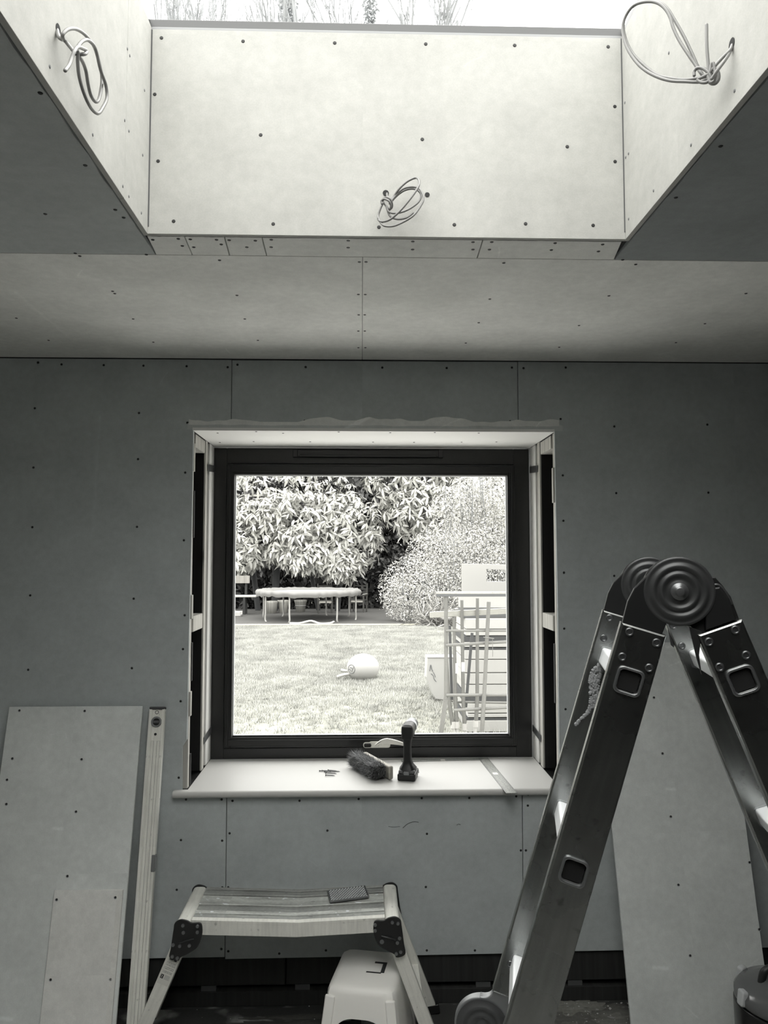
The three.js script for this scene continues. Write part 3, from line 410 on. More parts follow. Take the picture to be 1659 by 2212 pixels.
// ---------------------------------------------------------------- low work platform
{
  const t = thing('work_platform', 'low folding work platform with a sagging paint-splashed metal deck under the window', 'work platform');
  const X0 = -0.612, X1 = 0.085, TOP = 0.513, mid = -0.235;
  const sag = (y, z0, z1, th, s0 = 0.014) => { const g = extrude(shapeOf([[X0, y], [mid, y - s0], [X1, y], [X1, y - th], [mid, y - th - s0], [X0, y - th]]), z1 - z0, Math.min(0.0015, th * 0.3)); g.translate(0, 0, z0); return uvBox(g); };
  const slats = [[0.081, 0.099, 0], [0.109, 0.142, -0.001], [0.149, 0.186, -0.004], [0.193, 0.23, 0], [0.237, 0.274, -0.004], [0.281, 0.303, 0], [0.308, 0.33, -0.002]];
  for (const [z0, z1, dy] of slats) { const m = mesh('deck_slat', sag(TOP + dy, z0, z1, 0.012), [M.deck, M.deckDark, M.deckPale][Math.round(z0 * 977) % 3], t); }
  mesh('gap_backing', sag(TOP - 0.014, 0.09, 0.35, 0.004), M.void, t);  // black sheet added to darken the gaps between slats
  mesh('front_rail', [sag(TOP, 0.336, 0.36, 0.012), sag(TOP - 0.003, 0.3505, 0.3595, 0.05, 0.014)], M.aluPale, t);
  mesh('back_rail', sag(TOP - 0.006, 0.08, 0.088, 0.046), M.aluPale, t);
  const end = (x0, x1, name) => { const g = extrude(roundRect(0.054, 0.05, 0.02), 0.28, 0.003, 2); g.translate((x0 + x1) / 2, TOP - 0.024, 0.08); mesh(name, uvBox(g), M.aluPale, t); };
  end(-0.666, -0.612, 'end_rail'); end(0.085, 0.139, 'end_rail');
  function leg(p0, p1, zt, zb, lab) { const m = mesh('leg', bar(V(p0[0], p0[1], zt), V(p1[0], p1[1], zb), 0.05, 0.026, 0.003), M.aluPale, t); mesh('leg_foot', bar(V(p1[0], p1[1] + 0.03, zb), V(p1[0] - Math.sign(p0[0] - p1[0]) * 0.005, 0.001, zb), 0.058, 0.034, 0.004), M.black, m); return m; }
  const LT = [-0.641, 0.46], LB = [-0.833, 0.006], RTp = [0.108, 0.46], RB = [0.281, 0.006];
  const fl = leg(LT, LB, 0.338, 0.338); leg(RTp, RB, 0.338, 0.338); leg(LT, LB, 0.1, 0.05); leg(RTp, RB, 0.1, 0.05);
  for (const [T0, B0] of [[LT, LB], [RTp, RB]]) mesh('cross_rung', bar(V(T0[0] * 0.4 + B0[0] * 0.6, 0.19, 0.07), V(T0[0] * 0.4 + B0[0] * 0.6, 0.19, 0.33), 0.03, 0.03, 0.003, V(0, 1, 0)), M.aluPale, t);
  for (const z of [0.3605, 0.0665]) for (const s of [-1, 1]) { // black hinge brackets with bolts
    const cx = s < 0 ? -0.64 : 0.112, P = [[-0.034, 0.0], [-0.03, 0.022], [-0.012, 0.034], [0.012, 0.031], [0.03, 0.022], [0.063, 0.02], [0.069, -0.006], [0.066, -0.026], [0.052, -0.062], [0.02, -0.084], [-0.008, -0.098], [-0.014, -0.108], [-0.046, -0.098], [-0.042, -0.06]];
    const sh = new THREE.Shape(new THREE.CatmullRomCurve3(P.map(([x, y]) => V(-s * x, y, 0)), true, 'centripetal').getPoints(70).map((q) => new THREE.Vector2(q.x, q.y)));
    const m = mesh('hinge_bracket', extrude(sh, 0.0085, 0.0018, 2).translate(cx, TOP - 0.03, z), M.black, t);
    const bolts = s < 0 ? [[0.0, 0.015], [0.002, -0.01], [0.052, 0.012], [0.052, -0.009], [-0.034, -0.052], [-0.01, -0.056], [0.024, -0.055], [-0.036, -0.092], [-0.018, -0.098]] : [[0.0, 0.016], [0.062, 0.008], [0.062, -0.012], [0.038, -0.05], [-0.026, -0.04], [-0.018, -0.056], [-0.03, -0.088], [-0.014, -0.094], [-0.02, 0.012]];
    const mm = mesh('bolts', bolts.map(([x, y], i) => new THREE.CylinderGeometry(i === 3 && s > 0 ? 0.008 : 0.0055, 0.0065, 0.006, 12).rotateX(PI / 2).translate(cx - s * x, TOP - 0.03 + y, z + 0.0105)), grey(0.22, 0.4, { metalness: 0.7 }), m); mm.userData.kind = 'stuff';
    mesh('latch', [tube([V(cx - s * 0.04, TOP - 0.062, z + 0.009), V(cx - s * 0.01, TOP - 0.068, z + 0.011), V(cx - s * -0.012, TOP - 0.076, z + 0.009)], 0.003, 16, 6)], grey(0.06, 0.35, { metalness: 0.6 }), m);
  }
  { // instruction sticker on the near left leg
    const c = document.createElement('canvas'); c.width = 96; c.height = 256; const g = c.getContext('2d');
    g.fillStyle = '#d9d9d2'; g.fillRect(0, 0, 96, 256); g.fillStyle = '#1b1d1e'; g.beginPath(); g.moveTo(14, 34); g.lineTo(50, 14); g.lineTo(84, 14); g.lineTo(84, 36); g.lineTo(62, 36); g.lineTo(62, 26); g.lineTo(44, 34); g.closePath(); g.fill();
    g.fillStyle = '#55585a'; for (const y of [58, 70, 82, 104, 116, 138, 148]) for (let x = 10; x < 84; x += 9) g.fillRect(x, y, 4 + (x * y) % 5, 4);
    g.fillStyle = '#1b1d1e'; g.fillRect(8, 172, 24, 36); g.fillStyle = '#d9d9d2'; g.fillRect(14, 180, 10, 8); g.fillRect(14, 194, 10, 6); g.fillStyle = '#8c8f8f'; for (let y = 172; y < 206; y += 8) g.fillRect(40, y, 44, 3);
    const tx = new THREE.CanvasTexture(c); tx.colorSpace = THREE.SRGBColorSpace;
    const m = mesh('sticker', new THREE.PlaneGeometry(0.042, 0.105), new THREE.MeshStandardMaterial({ map: tx, roughness: 0.6 }), fl); const k = 0.28; m.position.set(LT[0] + (LB[0] - LT[0]) * k, LT[1] + (LB[1] - LT[1]) * k, 0.3518); m.rotation.z = Math.atan2(LB[0] - LT[0], -(LB[1] - LT[1]));
    m.userData.label = 'white printed instruction sticker';
  }
}
{ // perforated rasp plate lying on the platform
  const t = thing('rasp_plate', 'small perforated metal rasp plate lying askew on the work platform deck', 'rasp', [-0.052, 0.512, 0.17]); t.rotation.y = 0.16; t.rotation.z = 0.05;
  mesh('plate', bx(-0.072, 0.072, 0.0, 0.006, -0.047, 0.047, 0.003), grey(0.05, 0.7), t);
  const g = []; for (let i = 0; i < 24; i++) for (let j = 0; j < 11; j++) if ((i + j) % 2) { const c = new THREE.ConeGeometry(0.0036, 0.006, 4); c.translate(-0.067 + i * 0.0058, 0.0086, -0.042 + j * 0.0084); g.push(c); }
  const m = mesh('rasp_teeth', g, grey(0.6, 0.4, { metalness: 0.3 }), t); m.userData.kind = 'stuff';
  mesh('rim', [bx(-0.075, 0.075, 0, 0.009, 0.045, 0.049, 0.002), bx(-0.075, 0.075, 0, 0.009, -0.049, -0.045, 0.002), bx(-0.076, -0.071, 0, 0.009, -0.049, 0.049, 0.002), bx(0.071, 0.076, 0, 0.009, -0.049, 0.049, 0.002)], grey(0.2, 0.4, { metalness: 0.6 }), t);
}
{ // moulded plastic step stool, hollow, with an arched hand opening front and back
  const t = thing('step_stool', 'pale moulded plastic step stool standing half under the work platform', 'stool', [0.024, 0, 0.287]); t.rotation.y = -0.2;
  const rings = (w, d, hs, r) => { // lofted rounded rectangles; rows of [y, grow]
    const N = 48, pos = [], idx = [];
    hs.forEach(([y, gr]) => { const s = roundRect(w + 2 * gr, d + 2 * gr, r + gr * 0.5).getSpacedPoints(N - 1); for (let i = 0; i < N; i++) { const p = s[i % (N)]; pos.push(p.x, y, p.y); } });
    for (let k = 0; k < hs.length - 1; k++) for (let i = 0; i < N; i++) { const a = k * N + i, b = k * N + (i + 1) % N, c = a + N, e = b + N; idx.push(a, c, b, b, c, e); }
    const cap = (k, flip) => { const y = hs[k][0], c = pos.length / 3; pos.push(0, y, 0); for (let i = 0; i < N; i++) { const a = k * N + i, b = k * N + (i + 1) % N; flip ? idx.push(c, a, b) : idx.push(c, b, a); } };
    cap(0, true); cap(hs.length - 1, false);
    const g = new THREE.BufferGeometry(); g.setAttribute('position', new THREE.Float32BufferAttribute(pos, 3)); g.setIndex(idx); g.computeVertexNormals(); return g;
  };
  const outer = rings(0.235, 0.275, [[0.001, 0.038], [0.02, 0.036], [0.25, 0.009], [0.275, 0.006], [0.288, 0.001], [0.296, -0.009], [0.3, -0.022]], 0.035);
  const inner = rings(0.229, 0.269, [[-0.01, 0.038], [0.25, 0.008], [0.284, 0.0], [0.2955, -0.02]], 0.03);
  const prep = (g) => { const q = g.toNonIndexed ? (g.index ? g.toNonIndexed() : g) : g; q.computeVertexNormals(); if (!q.attributes.uv) q.setAttribute('uv', new THREE.BufferAttribute(new Float32Array(q.attributes.position.count * 2), 2)); return new Brush(q); };
  const ev = new Evaluator(); const ar = new THREE.Shape(); ar.moveTo(-0.1, -0.05); ar.lineTo(0.1, -0.05); ar.lineTo(0.1, 0.13); ar.quadraticCurveTo(0.085, 0.2, 0.02, 0.2); ar.lineTo(-0.02, 0.2); ar.quadraticCurveTo(-0.085, 0.2, -0.1, 0.13); ar.closePath();
  const A1 = prep(outer), B1 = prep(inner), C1 = prep(extrude(ar, 0.6).translate(0, 0, -0.3));
  for (const b of [A1, B1, C1]) b.updateMatrixWorld(true);
  let res = ev.evaluate(A1, B1, SUBTRACTION); res.updateMatrixWorld(true); res = ev.evaluate(res, C1, SUBTRACTION);
  const gg = new THREE.BufferGeometry(); for (const k of ['position', 'normal', 'uv']) gg.setAttribute(k, (res.geometry.index ? res.geometry.toNonIndexed() : res.geometry).attributes[k].clone());
  gg.deleteAttribute('normal'); gg.deleteAttribute('uv'); const sm = toCreasedNormals(mergeVertices(gg, 1e-5), 0.6);
  const plastic = std(0.96, 0.95, 0.91, 0.42); mesh('body', uvBox(sm), plastic, t);
  for (const sx of [-1, 1]) for (const sz of [-1, 1]) mesh('corner_leg', bar(V(sx * 0.1385, 0.002, sz * 0.174), V(sx * 0.107, 0.27, sz * 0.1435), 0.036, 0.014, 0.006), plastic, t);
  mesh('marker_stroke', [bx(0.02, 0.066, 0.2998, 0.3006, -0.046, -0.034, 0), bx(0.052, 0.066, 0.2998, 0.3006, -0.036, 0.028, 0), bx(0.0, 0.055, 0.2998, 0.3006, 0.026, 0.034, 0)], grey(0.03, 0.7), t);
}
{ // black machine at the lower right corner: drum with a grey glossy lid and pale plates for its reflective patches
  const t = thing('vacuum_cleaner', 'black drum-shaped machine with a shiny grey moulded lid in the lower right corner', 'vacuum cleaner', [1.43, 0, 0.6]);
  const lathe = (p, n = 48) => new THREE.LatheGeometry(p.map(([a, b]) => new THREE.Vector2(a, b)), n);
  mesh('drum', lathe([[0, 0.03], [0.15, 0.03], [0.158, 0.05], [0.165, 0.2], [0.168, 0.318], [0.16, 0.324], [0, 0.324]]), grey(0.012, 0.25), t);
  const lid = mesh('lid', lathe([[0, 0.325], [0.16, 0.325], [0.166, 0.332], [0.166, 0.352], [0.15, 0.372], [0.12, 0.384], [0.07, 0.41], [0.03, 0.416], [0, 0.417]]), grey(0.1, 0.16), t);
  for (const a of [0.1, 1.15, 2.0, 3.05, 4.2, 5.3]) { const m = mesh('latch', extrude(roundRect(0.034, 0.05, 0.01), 0.022, 0.005, 2).translate(0, 0, 0.152), grey(0.5, 0.2), t); m.position.y = 0.334; m.rotation.y = a - PI / 2; m.rotation.order = 'YXZ'; m.rotation.x = -0.12; }  // lighter grey plates stand in for reflections on the lid
  mesh('carry_handle', tube([[-0.09, 0.385, 0], [-0.075, 0.43, 0], [0, 0.445, 0], [0.075, 0.43, 0], [0.09, 0.385, 0]], 0.013, 40, 10), M.black, lid);
  for (const a of [0.6, 2.2, 3.8, 5.4]) { const m = mesh('castor', new THREE.SphereGeometry(0.021, 14, 10), M.black, t); m.position.set(Math.cos(a) * 0.12, 0.0215, Math.sin(a) * 0.12); }
}

// ---------------------------------------------------------------- knotted cable coils in the skylight shaft
const CABLES = {
 left: {
  stem: [[-0.560,2.780,1.861], [-0.548,2.753,1.878], [-0.540,2.749,1.879], [-0.530,2.738,1.878], [-0.522,2.728,1.877], [-0.520,2.730,1.864]],
  loopA: [[-0.560,2.777,1.859], [-0.548,2.755,1.874], [-0.540,2.748,1.881], [-0.535,2.745,1.898], [-0.532,2.761,1.888], [-0.530,2.782,1.863], [-0.530,2.802,1.828], [-0.530,2.816,1.789], [-0.530,2.821,1.751], [-0.530,2.809,1.726], [-0.530,2.791,1.708], [-0.530,2.760,1.712], [-0.530,2.730,1.726], [-0.530,2.717,1.744], [-0.530,2.716,1.768], [-0.528,2.725,1.789], [-0.526,2.738,1.806], [-0.524,2.741,1.828], [-0.522,2.736,1.855]],
  loopB: [[-0.521,2.731,1.873], [-0.522,2.755,1.856], [-0.522,2.779,1.834], [-0.522,2.799,1.806], [-0.522,2.807,1.771], [-0.522,2.785,1.740], [-0.522,2.773,1.706], [-0.522,2.755,1.699], [-0.522,2.718,1.722], [-0.522,2.689,1.750], [-0.522,2.678,1.788], [-0.522,2.684,1.826], [-0.522,2.700,1.850], [-0.520,2.717,1.864], [-0.517,2.731,1.873]],
  knot: [[-0.522,2.736,1.859], [-0.512,2.739,1.855], [-0.514,2.757,1.838], [-0.512,2.744,1.864], [-0.510,2.727,1.892], [-0.508,2.704,1.913], [-0.510,2.689,1.918], [-0.510,2.669,1.929], [-0.510,2.649,1.945]],
 },
 right: {
  stem: [[0.697,2.781,1.854], [0.690,2.768,1.859], [0.675,2.753,1.858], [0.663,2.740,1.854], [0.655,2.730,1.846], [0.652,2.735,1.830]],
  stemB: [[0.697,2.780,1.852], [0.688,2.761,1.859], [0.674,2.740,1.867], [0.662,2.724,1.865], [0.655,2.713,1.857]],
  loopA: [[0.670,2.742,1.826], [0.663,2.742,1.819], [0.653,2.745,1.809], [0.634,2.754,1.789], [0.615,2.769,1.769], [0.596,2.791,1.746], [0.577,2.828,1.722], [0.561,2.869,1.701], [0.552,2.912,1.688], [0.550,2.942,1.687], [0.555,2.959,1.696], [0.566,2.964,1.713], [0.582,2.955,1.736], [0.596,2.940,1.754], [0.609,2.915,1.769], [0.620,2.880,1.781], [0.632,2.839,1.793], [0.643,2.799,1.802], [0.651,2.767,1.809], [0.656,2.752,1.813]],
  loopB: [[0.659,2.726,1.833], [0.647,2.729,1.821], [0.628,2.741,1.803], [0.609,2.755,1.783], [0.590,2.777,1.761], [0.570,2.811,1.736], [0.554,2.854,1.715], [0.545,2.895,1.703], [0.543,2.926,1.702], [0.548,2.943,1.710], [0.557,2.951,1.725], [0.572,2.944,1.747], [0.589,2.927,1.768], [0.601,2.904,1.781], [0.608,2.880,1.788], [0.611,2.861,1.791], [0.619,2.830,1.798], [0.631,2.794,1.809], [0.642,2.765,1.818], [0.648,2.747,1.824], [0.653,2.735,1.828]],
  knot: [[0.634,2.737,1.829], [0.634,2.744,1.829], [0.637,2.748,1.833], [0.644,2.745,1.839], [0.649,2.738,1.844], [0.654,2.728,1.848], [0.656,2.718,1.848], [0.652,2.714,1.845], [0.644,2.717,1.838], [0.639,2.726,1.833], [0.647,2.727,1.841], [0.654,2.729,1.848], [0.657,2.744,1.851], [0.659,2.746,1.853], [0.662,2.732,1.854], [0.663,2.719,1.855], [0.661,2.710,1.852], [0.656,2.711,1.848], [0.653,2.724,1.846], [0.653,2.746,1.847], [0.651,2.782,1.848], [0.651,2.823,1.849]],
  knotB: [[0.667,2.747,1.829], [0.673,2.746,1.835], [0.677,2.735,1.838], [0.677,2.724,1.837], [0.673,2.719,1.833], [0.667,2.722,1.828], [0.663,2.732,1.825], [0.666,2.741,1.828]],
 },
 mid: {
  stem: [[0.064,2.773,1.260], [0.064,2.758,1.275], [0.069,2.746,1.290], [0.071,2.734,1.300]],
  loopA: [[0.071,2.732,1.300], [0.082,2.749,1.300], [0.097,2.765,1.310], [0.115,2.779,1.315], [0.135,2.786,1.320], [0.142,2.777,1.330], [0.143,2.759,1.340], [0.134,2.739,1.345], [0.113,2.710,1.345], [0.087,2.682,1.340], [0.067,2.670,1.330], [0.050,2.670,1.320], [0.041,2.679,1.310], [0.040,2.695,1.300], [0.046,2.714,1.300], [0.053,2.729,1.300]],
  loopB: [[0.074,2.734,1.300], [0.088,2.752,1.300], [0.106,2.767,1.300], [0.128,2.772,1.300], [0.144,2.766,1.305], [0.154,2.745,1.315], [0.155,2.728,1.320], [0.145,2.706,1.325], [0.128,2.682,1.330], [0.102,2.665,1.330], [0.075,2.654,1.330], [0.056,2.657,1.325], [0.046,2.670,1.315], [0.041,2.683,1.310]],
  loopC: [[0.070,2.727,1.300], [0.087,2.749,1.295], [0.110,2.768,1.290], [0.131,2.772,1.290], [0.146,2.763,1.295], [0.151,2.750,1.300], [0.146,2.733,1.305], [0.130,2.716,1.310], [0.110,2.702,1.315], [0.091,2.696,1.315], [0.074,2.698,1.310], [0.065,2.706,1.305], [0.061,2.721,1.300]],
  loopD: [[0.065,2.706,1.302], [0.070,2.693,1.304], [0.082,2.685,1.306], [0.098,2.683,1.308], [0.115,2.687,1.310], [0.129,2.698,1.310]],
  wrap: [[0.049,2.721,1.312], [0.048,2.728,1.312], [0.055,2.731,1.316], [0.066,2.725,1.320], [0.072,2.717,1.316], [0.071,2.709,1.310], [0.063,2.721,1.294], [0.052,2.737,1.296], [0.059,2.738,1.310], [0.069,2.732,1.318], [0.075,2.723,1.314], [0.075,2.714,1.306], [0.068,2.709,1.302]],
 },
};
for (const [k, label, r, name] of [['left', 'grey cable tied in a hanging loop on the left side of the skylight shaft', 0.0034, 'cable_coil'], ['right', 'large looped grey cable with a fat knot on the right side of the skylight shaft', 0.0032, 'cable_coil'], ['mid', 'small knotted coil of grey cable on the far panel of the skylight shaft', 0.0028, 'cable_coil']]) {
  const t = thing(name, label, 'cable'); const c = CABLES[k];
  for (const n of Object.keys(c)) { const m = mesh(n.startsWith('loop') ? 'loop' : n.startsWith('stem') ? 'stem' : 'knot', tube(c[n], r, Math.min(220, c[n].length * 12), 8, n === 'wrap' && false), M.cable, t); for (const p of [c[n][0], c[n][c[n].length - 1]]) mesh('cut_end', new THREE.SphereGeometry(r * 1.02, 8, 6).translate(...p), M.cable, m); }
}

// ---------------------------------------------------------------- things on the window board
{ // cordless drill standing on its battery, pointing at the window
  const t = thing('cordless_drill', 'black cordless drill standing upright on its battery on the white window board', 'drill', [0.199, SILL, -0.135]); t.rotation.y = -0.2;
  const bat = mesh('battery', uvBox(new RoundedBoxGeometry(0.078, 0.03, 0.1, 3, 0.007)).translate(0, 0.0155, 0), M.black, t);
  mesh('battery_top', [uvBox(new RoundedBoxGeometry(0.07, 0.016, 0.088, 3, 0.006)).translate(0, 0.036, 0)], grey(0.11, 0.45), bat);
  const lk = mesh('release_button', bx(-0.012, 0.012, 0.026, 0.04, 0.043, 0.0525, 0.003), grey(0.2, 0.4), bat);
  const ring = (list) => { const N = 28, pos = [], idx = []; for (const [y, z, w, d] of list) for (let i = 0; i < N; i++) { const a = i / N * 2 * PI, c = Math.cos(a), s = Math.sin(a); pos.push(w * Math.sign(c) * Math.abs(c) ** 0.6, y, z + d * Math.sign(s) * Math.abs(s) ** 0.6); } for (let k = 0; k < list.length - 1; k++) for (let i = 0; i < N; i++) { const a = k * N + i, b = k * N + (i + 1) % N; idx.push(a, a + N, b, b, a + N, b + N); } const g = new THREE.BufferGeometry(); g.setAttribute('position', new THREE.Float32BufferAttribute(pos, 3)); g.setIndex(idx); g.computeVertexNormals(); return g; };
  mesh('grip', ring([[0.036, 0.0, 0.036, 0.046], [0.048, 0.0, 0.034, 0.042], [0.062, 0.004, 0.024, 0.03], [0.08, 0.006, 0.0175, 0.024], [0.12, 0.012, 0.0165, 0.022], [0.15, 0.014, 0.0165, 0.022], [0.165, 0.01, 0.019, 0.028], [0.185, 0.0, 0.022, 0.04]]), M.black, t);
  mesh('trigger', extrude(roundRect(0.018, 0.034, 0.006), 0.014, 0.003, 2).rotateY(PI).translate(0, 0.146, -0.008), grey(0.03, 0.3), t);
  const body = mesh('motor_housing', uvBox(new RoundedBoxGeometry(0.05, 0.066, 0.1, 4, 0.018)).translate(0, 0.2, -0.012), M.black, t);
  mesh('rear_cap', uvBox(new RoundedBoxGeometry(0.043, 0.056, 0.012, 3, 0.006)).translate(0, 0.2, 0.038), grey(0.02, 0.5), body);
  for (let k = 0; k < 4; k++) for (const s of [-1, 1]) mesh('vent', bx(s * 0.0245 - 0.001, s * 0.0245 + 0.001, 0.19, 0.212, -0.002 + k * 0.007, 0.001 + k * 0.007, 0.0005), grey(0.2, 0.5), body);
  const gear = mesh('gearbox', new THREE.LatheGeometry([[0, -0.06], [0.027, -0.06], [0.029, -0.075], [0.029, -0.098], [0.0265, -0.1], [0.0265, -0.105]].map(([a, b]) => new THREE.Vector2(a, -b)), 32).rotateX(-PI / 2).translate(0, 0.203, 0), grey(0.55, 0.3, { metalness: 0.5, side: THREE.DoubleSide }), t);
  const col = [[0, -0.1], [0.0275, -0.1]]; for (let k = 0; k < 4; k++) col.push([0.0275, -0.104 - k * 0.009], [0.0255, -0.106 - k * 0.009], [0.0255, -0.108 - k * 0.009], [0.0275, -0.11 - k * 0.009]); col.push([0.022, -0.148], [0.016, -0.158], [0.009, -0.166], [0, -0.166]);
  mesh('chuck', new THREE.LatheGeometry(col.map(([a, b]) => new THREE.Vector2(a, -b)), 32).rotateX(-PI / 2).translate(0, 0.203, 0), grey(0.3, 0.3, { metalness: 0.5, side: THREE.DoubleSide }), t);
  mesh('belt_hook', tube([[0.032, 0.045, 0.02], [0.043, 0.05, 0.02], [0.046, 0.035, 0.0], [0.044, 0.02, -0.02]], 0.002, 20, 6), M.steel, t);
}
{ // hand brush lying on its side
  const t = thing('hand_brush', 'dark bristled hand brush lying on its side on the window board', 'brush', [0.028, SILL, -0.212]); t.rotation.y = 0.47 + PI / 2; // long axis along local z... set below
  t.rotation.y = 0.42;
  const stock = mesh('stock', uvBox(new RoundedBoxGeometry(0.022, 0.056, 0.275, 3, 0.007)).translate(0.046, 0.031, 0), std(0.62, 0.6, 0.55, 0.6, { map: T.wood }), t);
  const core = uvBox(new RoundedBoxGeometry(0.058, 0.056, 0.235, 4, 0.01)).translate(0.004, 0.033, -0.004);
  mesh('bristle_block', core, grey(0.03, 0.95), t);
  const hair = new THREE.ConeGeometry(0.0011, 1, 3, 1); const n = 5200, im = new THREE.InstancedMesh(hair, grey(0.11, 0.7), n), m4 = new THREE.Matrix4(), q = new THREE.Quaternion(), cc = new THREE.Color();
  for (let i = 0; i < n; i++) {
    const f = rnd(), z = rr(-0.12, 0.112); let p, d;
    if (f < 0.4) { p = V(rr(-0.022, 0.03), 0.058, z); d = V(rr(-1, 0.0), rr(0.08, 0.3), rr(-0.8, 0.5)); } else if (f < 0.75) { p = V(-0.026, rr(0.012, 0.056), z); d = V(-rr(0.15, 0.6), rr(-0.7, 0.5), rr(-0.7, 0.5)); } else if (f < 0.92) { p = V(rr(-0.02, 0.03), rr(0.012, 0.056), 0.111); d = V(rr(-0.8, 0), rr(-0.6, 0.6), rr(0.1, 0.35)); } else { p = V(rr(-0.02, 0.03), rr(0.012, 0.058), -0.12); d = V(rr(-0.8, 0.2), rr(-0.2, 0.9), -rr(0.3, 0.8)); }
    if (rnd() < 0.02) d.y += 0.9;
    d.normalize(); const L = rr(0.022, 0.046); if (p.y + d.y * L < 0.003) d.y = Math.abs(d.y) * 0.2;
    q.setFromUnitVectors(V(0, 1, 0), d); m4.compose(p.addScaledVector(d, L * 0.35), q, V(1, L, 1)); im.setMatrixAt(i, m4); const k = rnd() < 0.4 ? rr(1.6, 4.6) : rr(0.25, 1.1); im.setColorAt(i, cc.setRGB(k, k, k));
  }
  im.name = 'bristles'; im.userData.kind = 'stuff'; t.add(im);
}
{ // steel framing square: one arm along the window, the other sticking out over the nose
  const c = document.createElement('canvas'); c.width = 1024; c.height = 64; const g = c.getContext('2d'); g.fillStyle = '#8f918d'; g.fillRect(0, 0, 1024, 64);
  g.fillStyle = '#4b4e4e'; for (let x = 4; x < 1024; x += 4) { const k = (x / 4) % 10; g.fillRect(x, 0, 1.5, k === 0 ? 20 : k === 5 ? 14 : 8); g.fillRect(x, 64 - (k === 0 ? 20 : k === 5 ? 14 : 8), 1.5, 30); }
  g.font = 'bold 15px sans-serif'; for (let k = 1; k < 25; k++) g.fillText(String(k), k * 40 - 16, 38);
  for (let i = 0; i < 900; i++) { g.fillStyle = rnd() < 0.5 ? 'rgba(60,62,62,0.35)' : 'rgba(225,225,218,0.4)'; g.fillRect(rnd() * 1024, rnd() * 64, rr(1, 9), rr(1, 4)); }
  g.fillStyle = '#eceae3'; g.fillRect(470, 20, 56, 30);
  const tx = new THREE.CanvasTexture(c); tx.colorSpace = THREE.SRGBColorSpace; tx.wrapS = tx.wrapT = THREE.RepeatWrapping;
  const mat = new THREE.MeshStandardMaterial({ map: tx, roughness: 0.4, metalness: 0.15 }), arm = (L, w) => { const q = new THREE.BoxGeometry(L, 0.0022, w); return q; };
  const t = thing('framing_square', 'steel framing square with ruled edges lying on the window board, one arm overhanging its front', 'framing square', [0.575, SILL + 0.0013, -0.435]); t.rotation.y = 0.055;
  const a = mesh('tongue', arm(0.4, 0.034), mat, t); a.position.set(-0.19, 0, -0.002);
  const b = mesh('blade', arm(0.55, 0.046), mat, t); b.rotation.y = -PI / 2; b.position.set(0.0, 0.0001, 0.253);
}
{ // a handful of loose screws
  const spots = [[-0.188, -0.246, 0.12, 0.05, 'with its dark head furthest to the left'], [-0.176, -0.25, -0.05, 0.046, 'lying just behind the first'], [-0.165, -0.232, 0.24, 0.05, 'lying across the middle of the pile'], [-0.15, -0.257, -0.22, 0.045, 'at the back of the pile'], [-0.158, -0.215, -0.16, 0.05, 'at the front of the pile'], [-0.14, -0.238, 0.06, 0.045, 'at the right end of the pile'], [-0.157, -0.178, -0.08, 0.042, 'lying apart in front of the pile']];
  spots.forEach(([x, z, a, L, where], i) => {
    const t = thing('screw', 'small dark drywall screw on the window board, ' + where, 'screw', [x, SILL + 0.0042, z], 'loose screws on the window board'); t.rotation.y = a;
    mesh('shank', [rod(V(0.002, 0, 0), V(L - 0.008, -0.0012, 0), 0.0022, 0.002, 8), rod(V(L - 0.008, -0.0012, 0), V(L, -0.0024, 0), 0.002, 0.0003, 8)], grey(0.1, 0.3, { metalness: 0.6 }), t);
    mesh('head', rod(V(-0.0005, 0, 0), V(0.004, 0, 0), 0.0042, 0.0018, 12), grey(0.012, 0.4), t);
  });
}

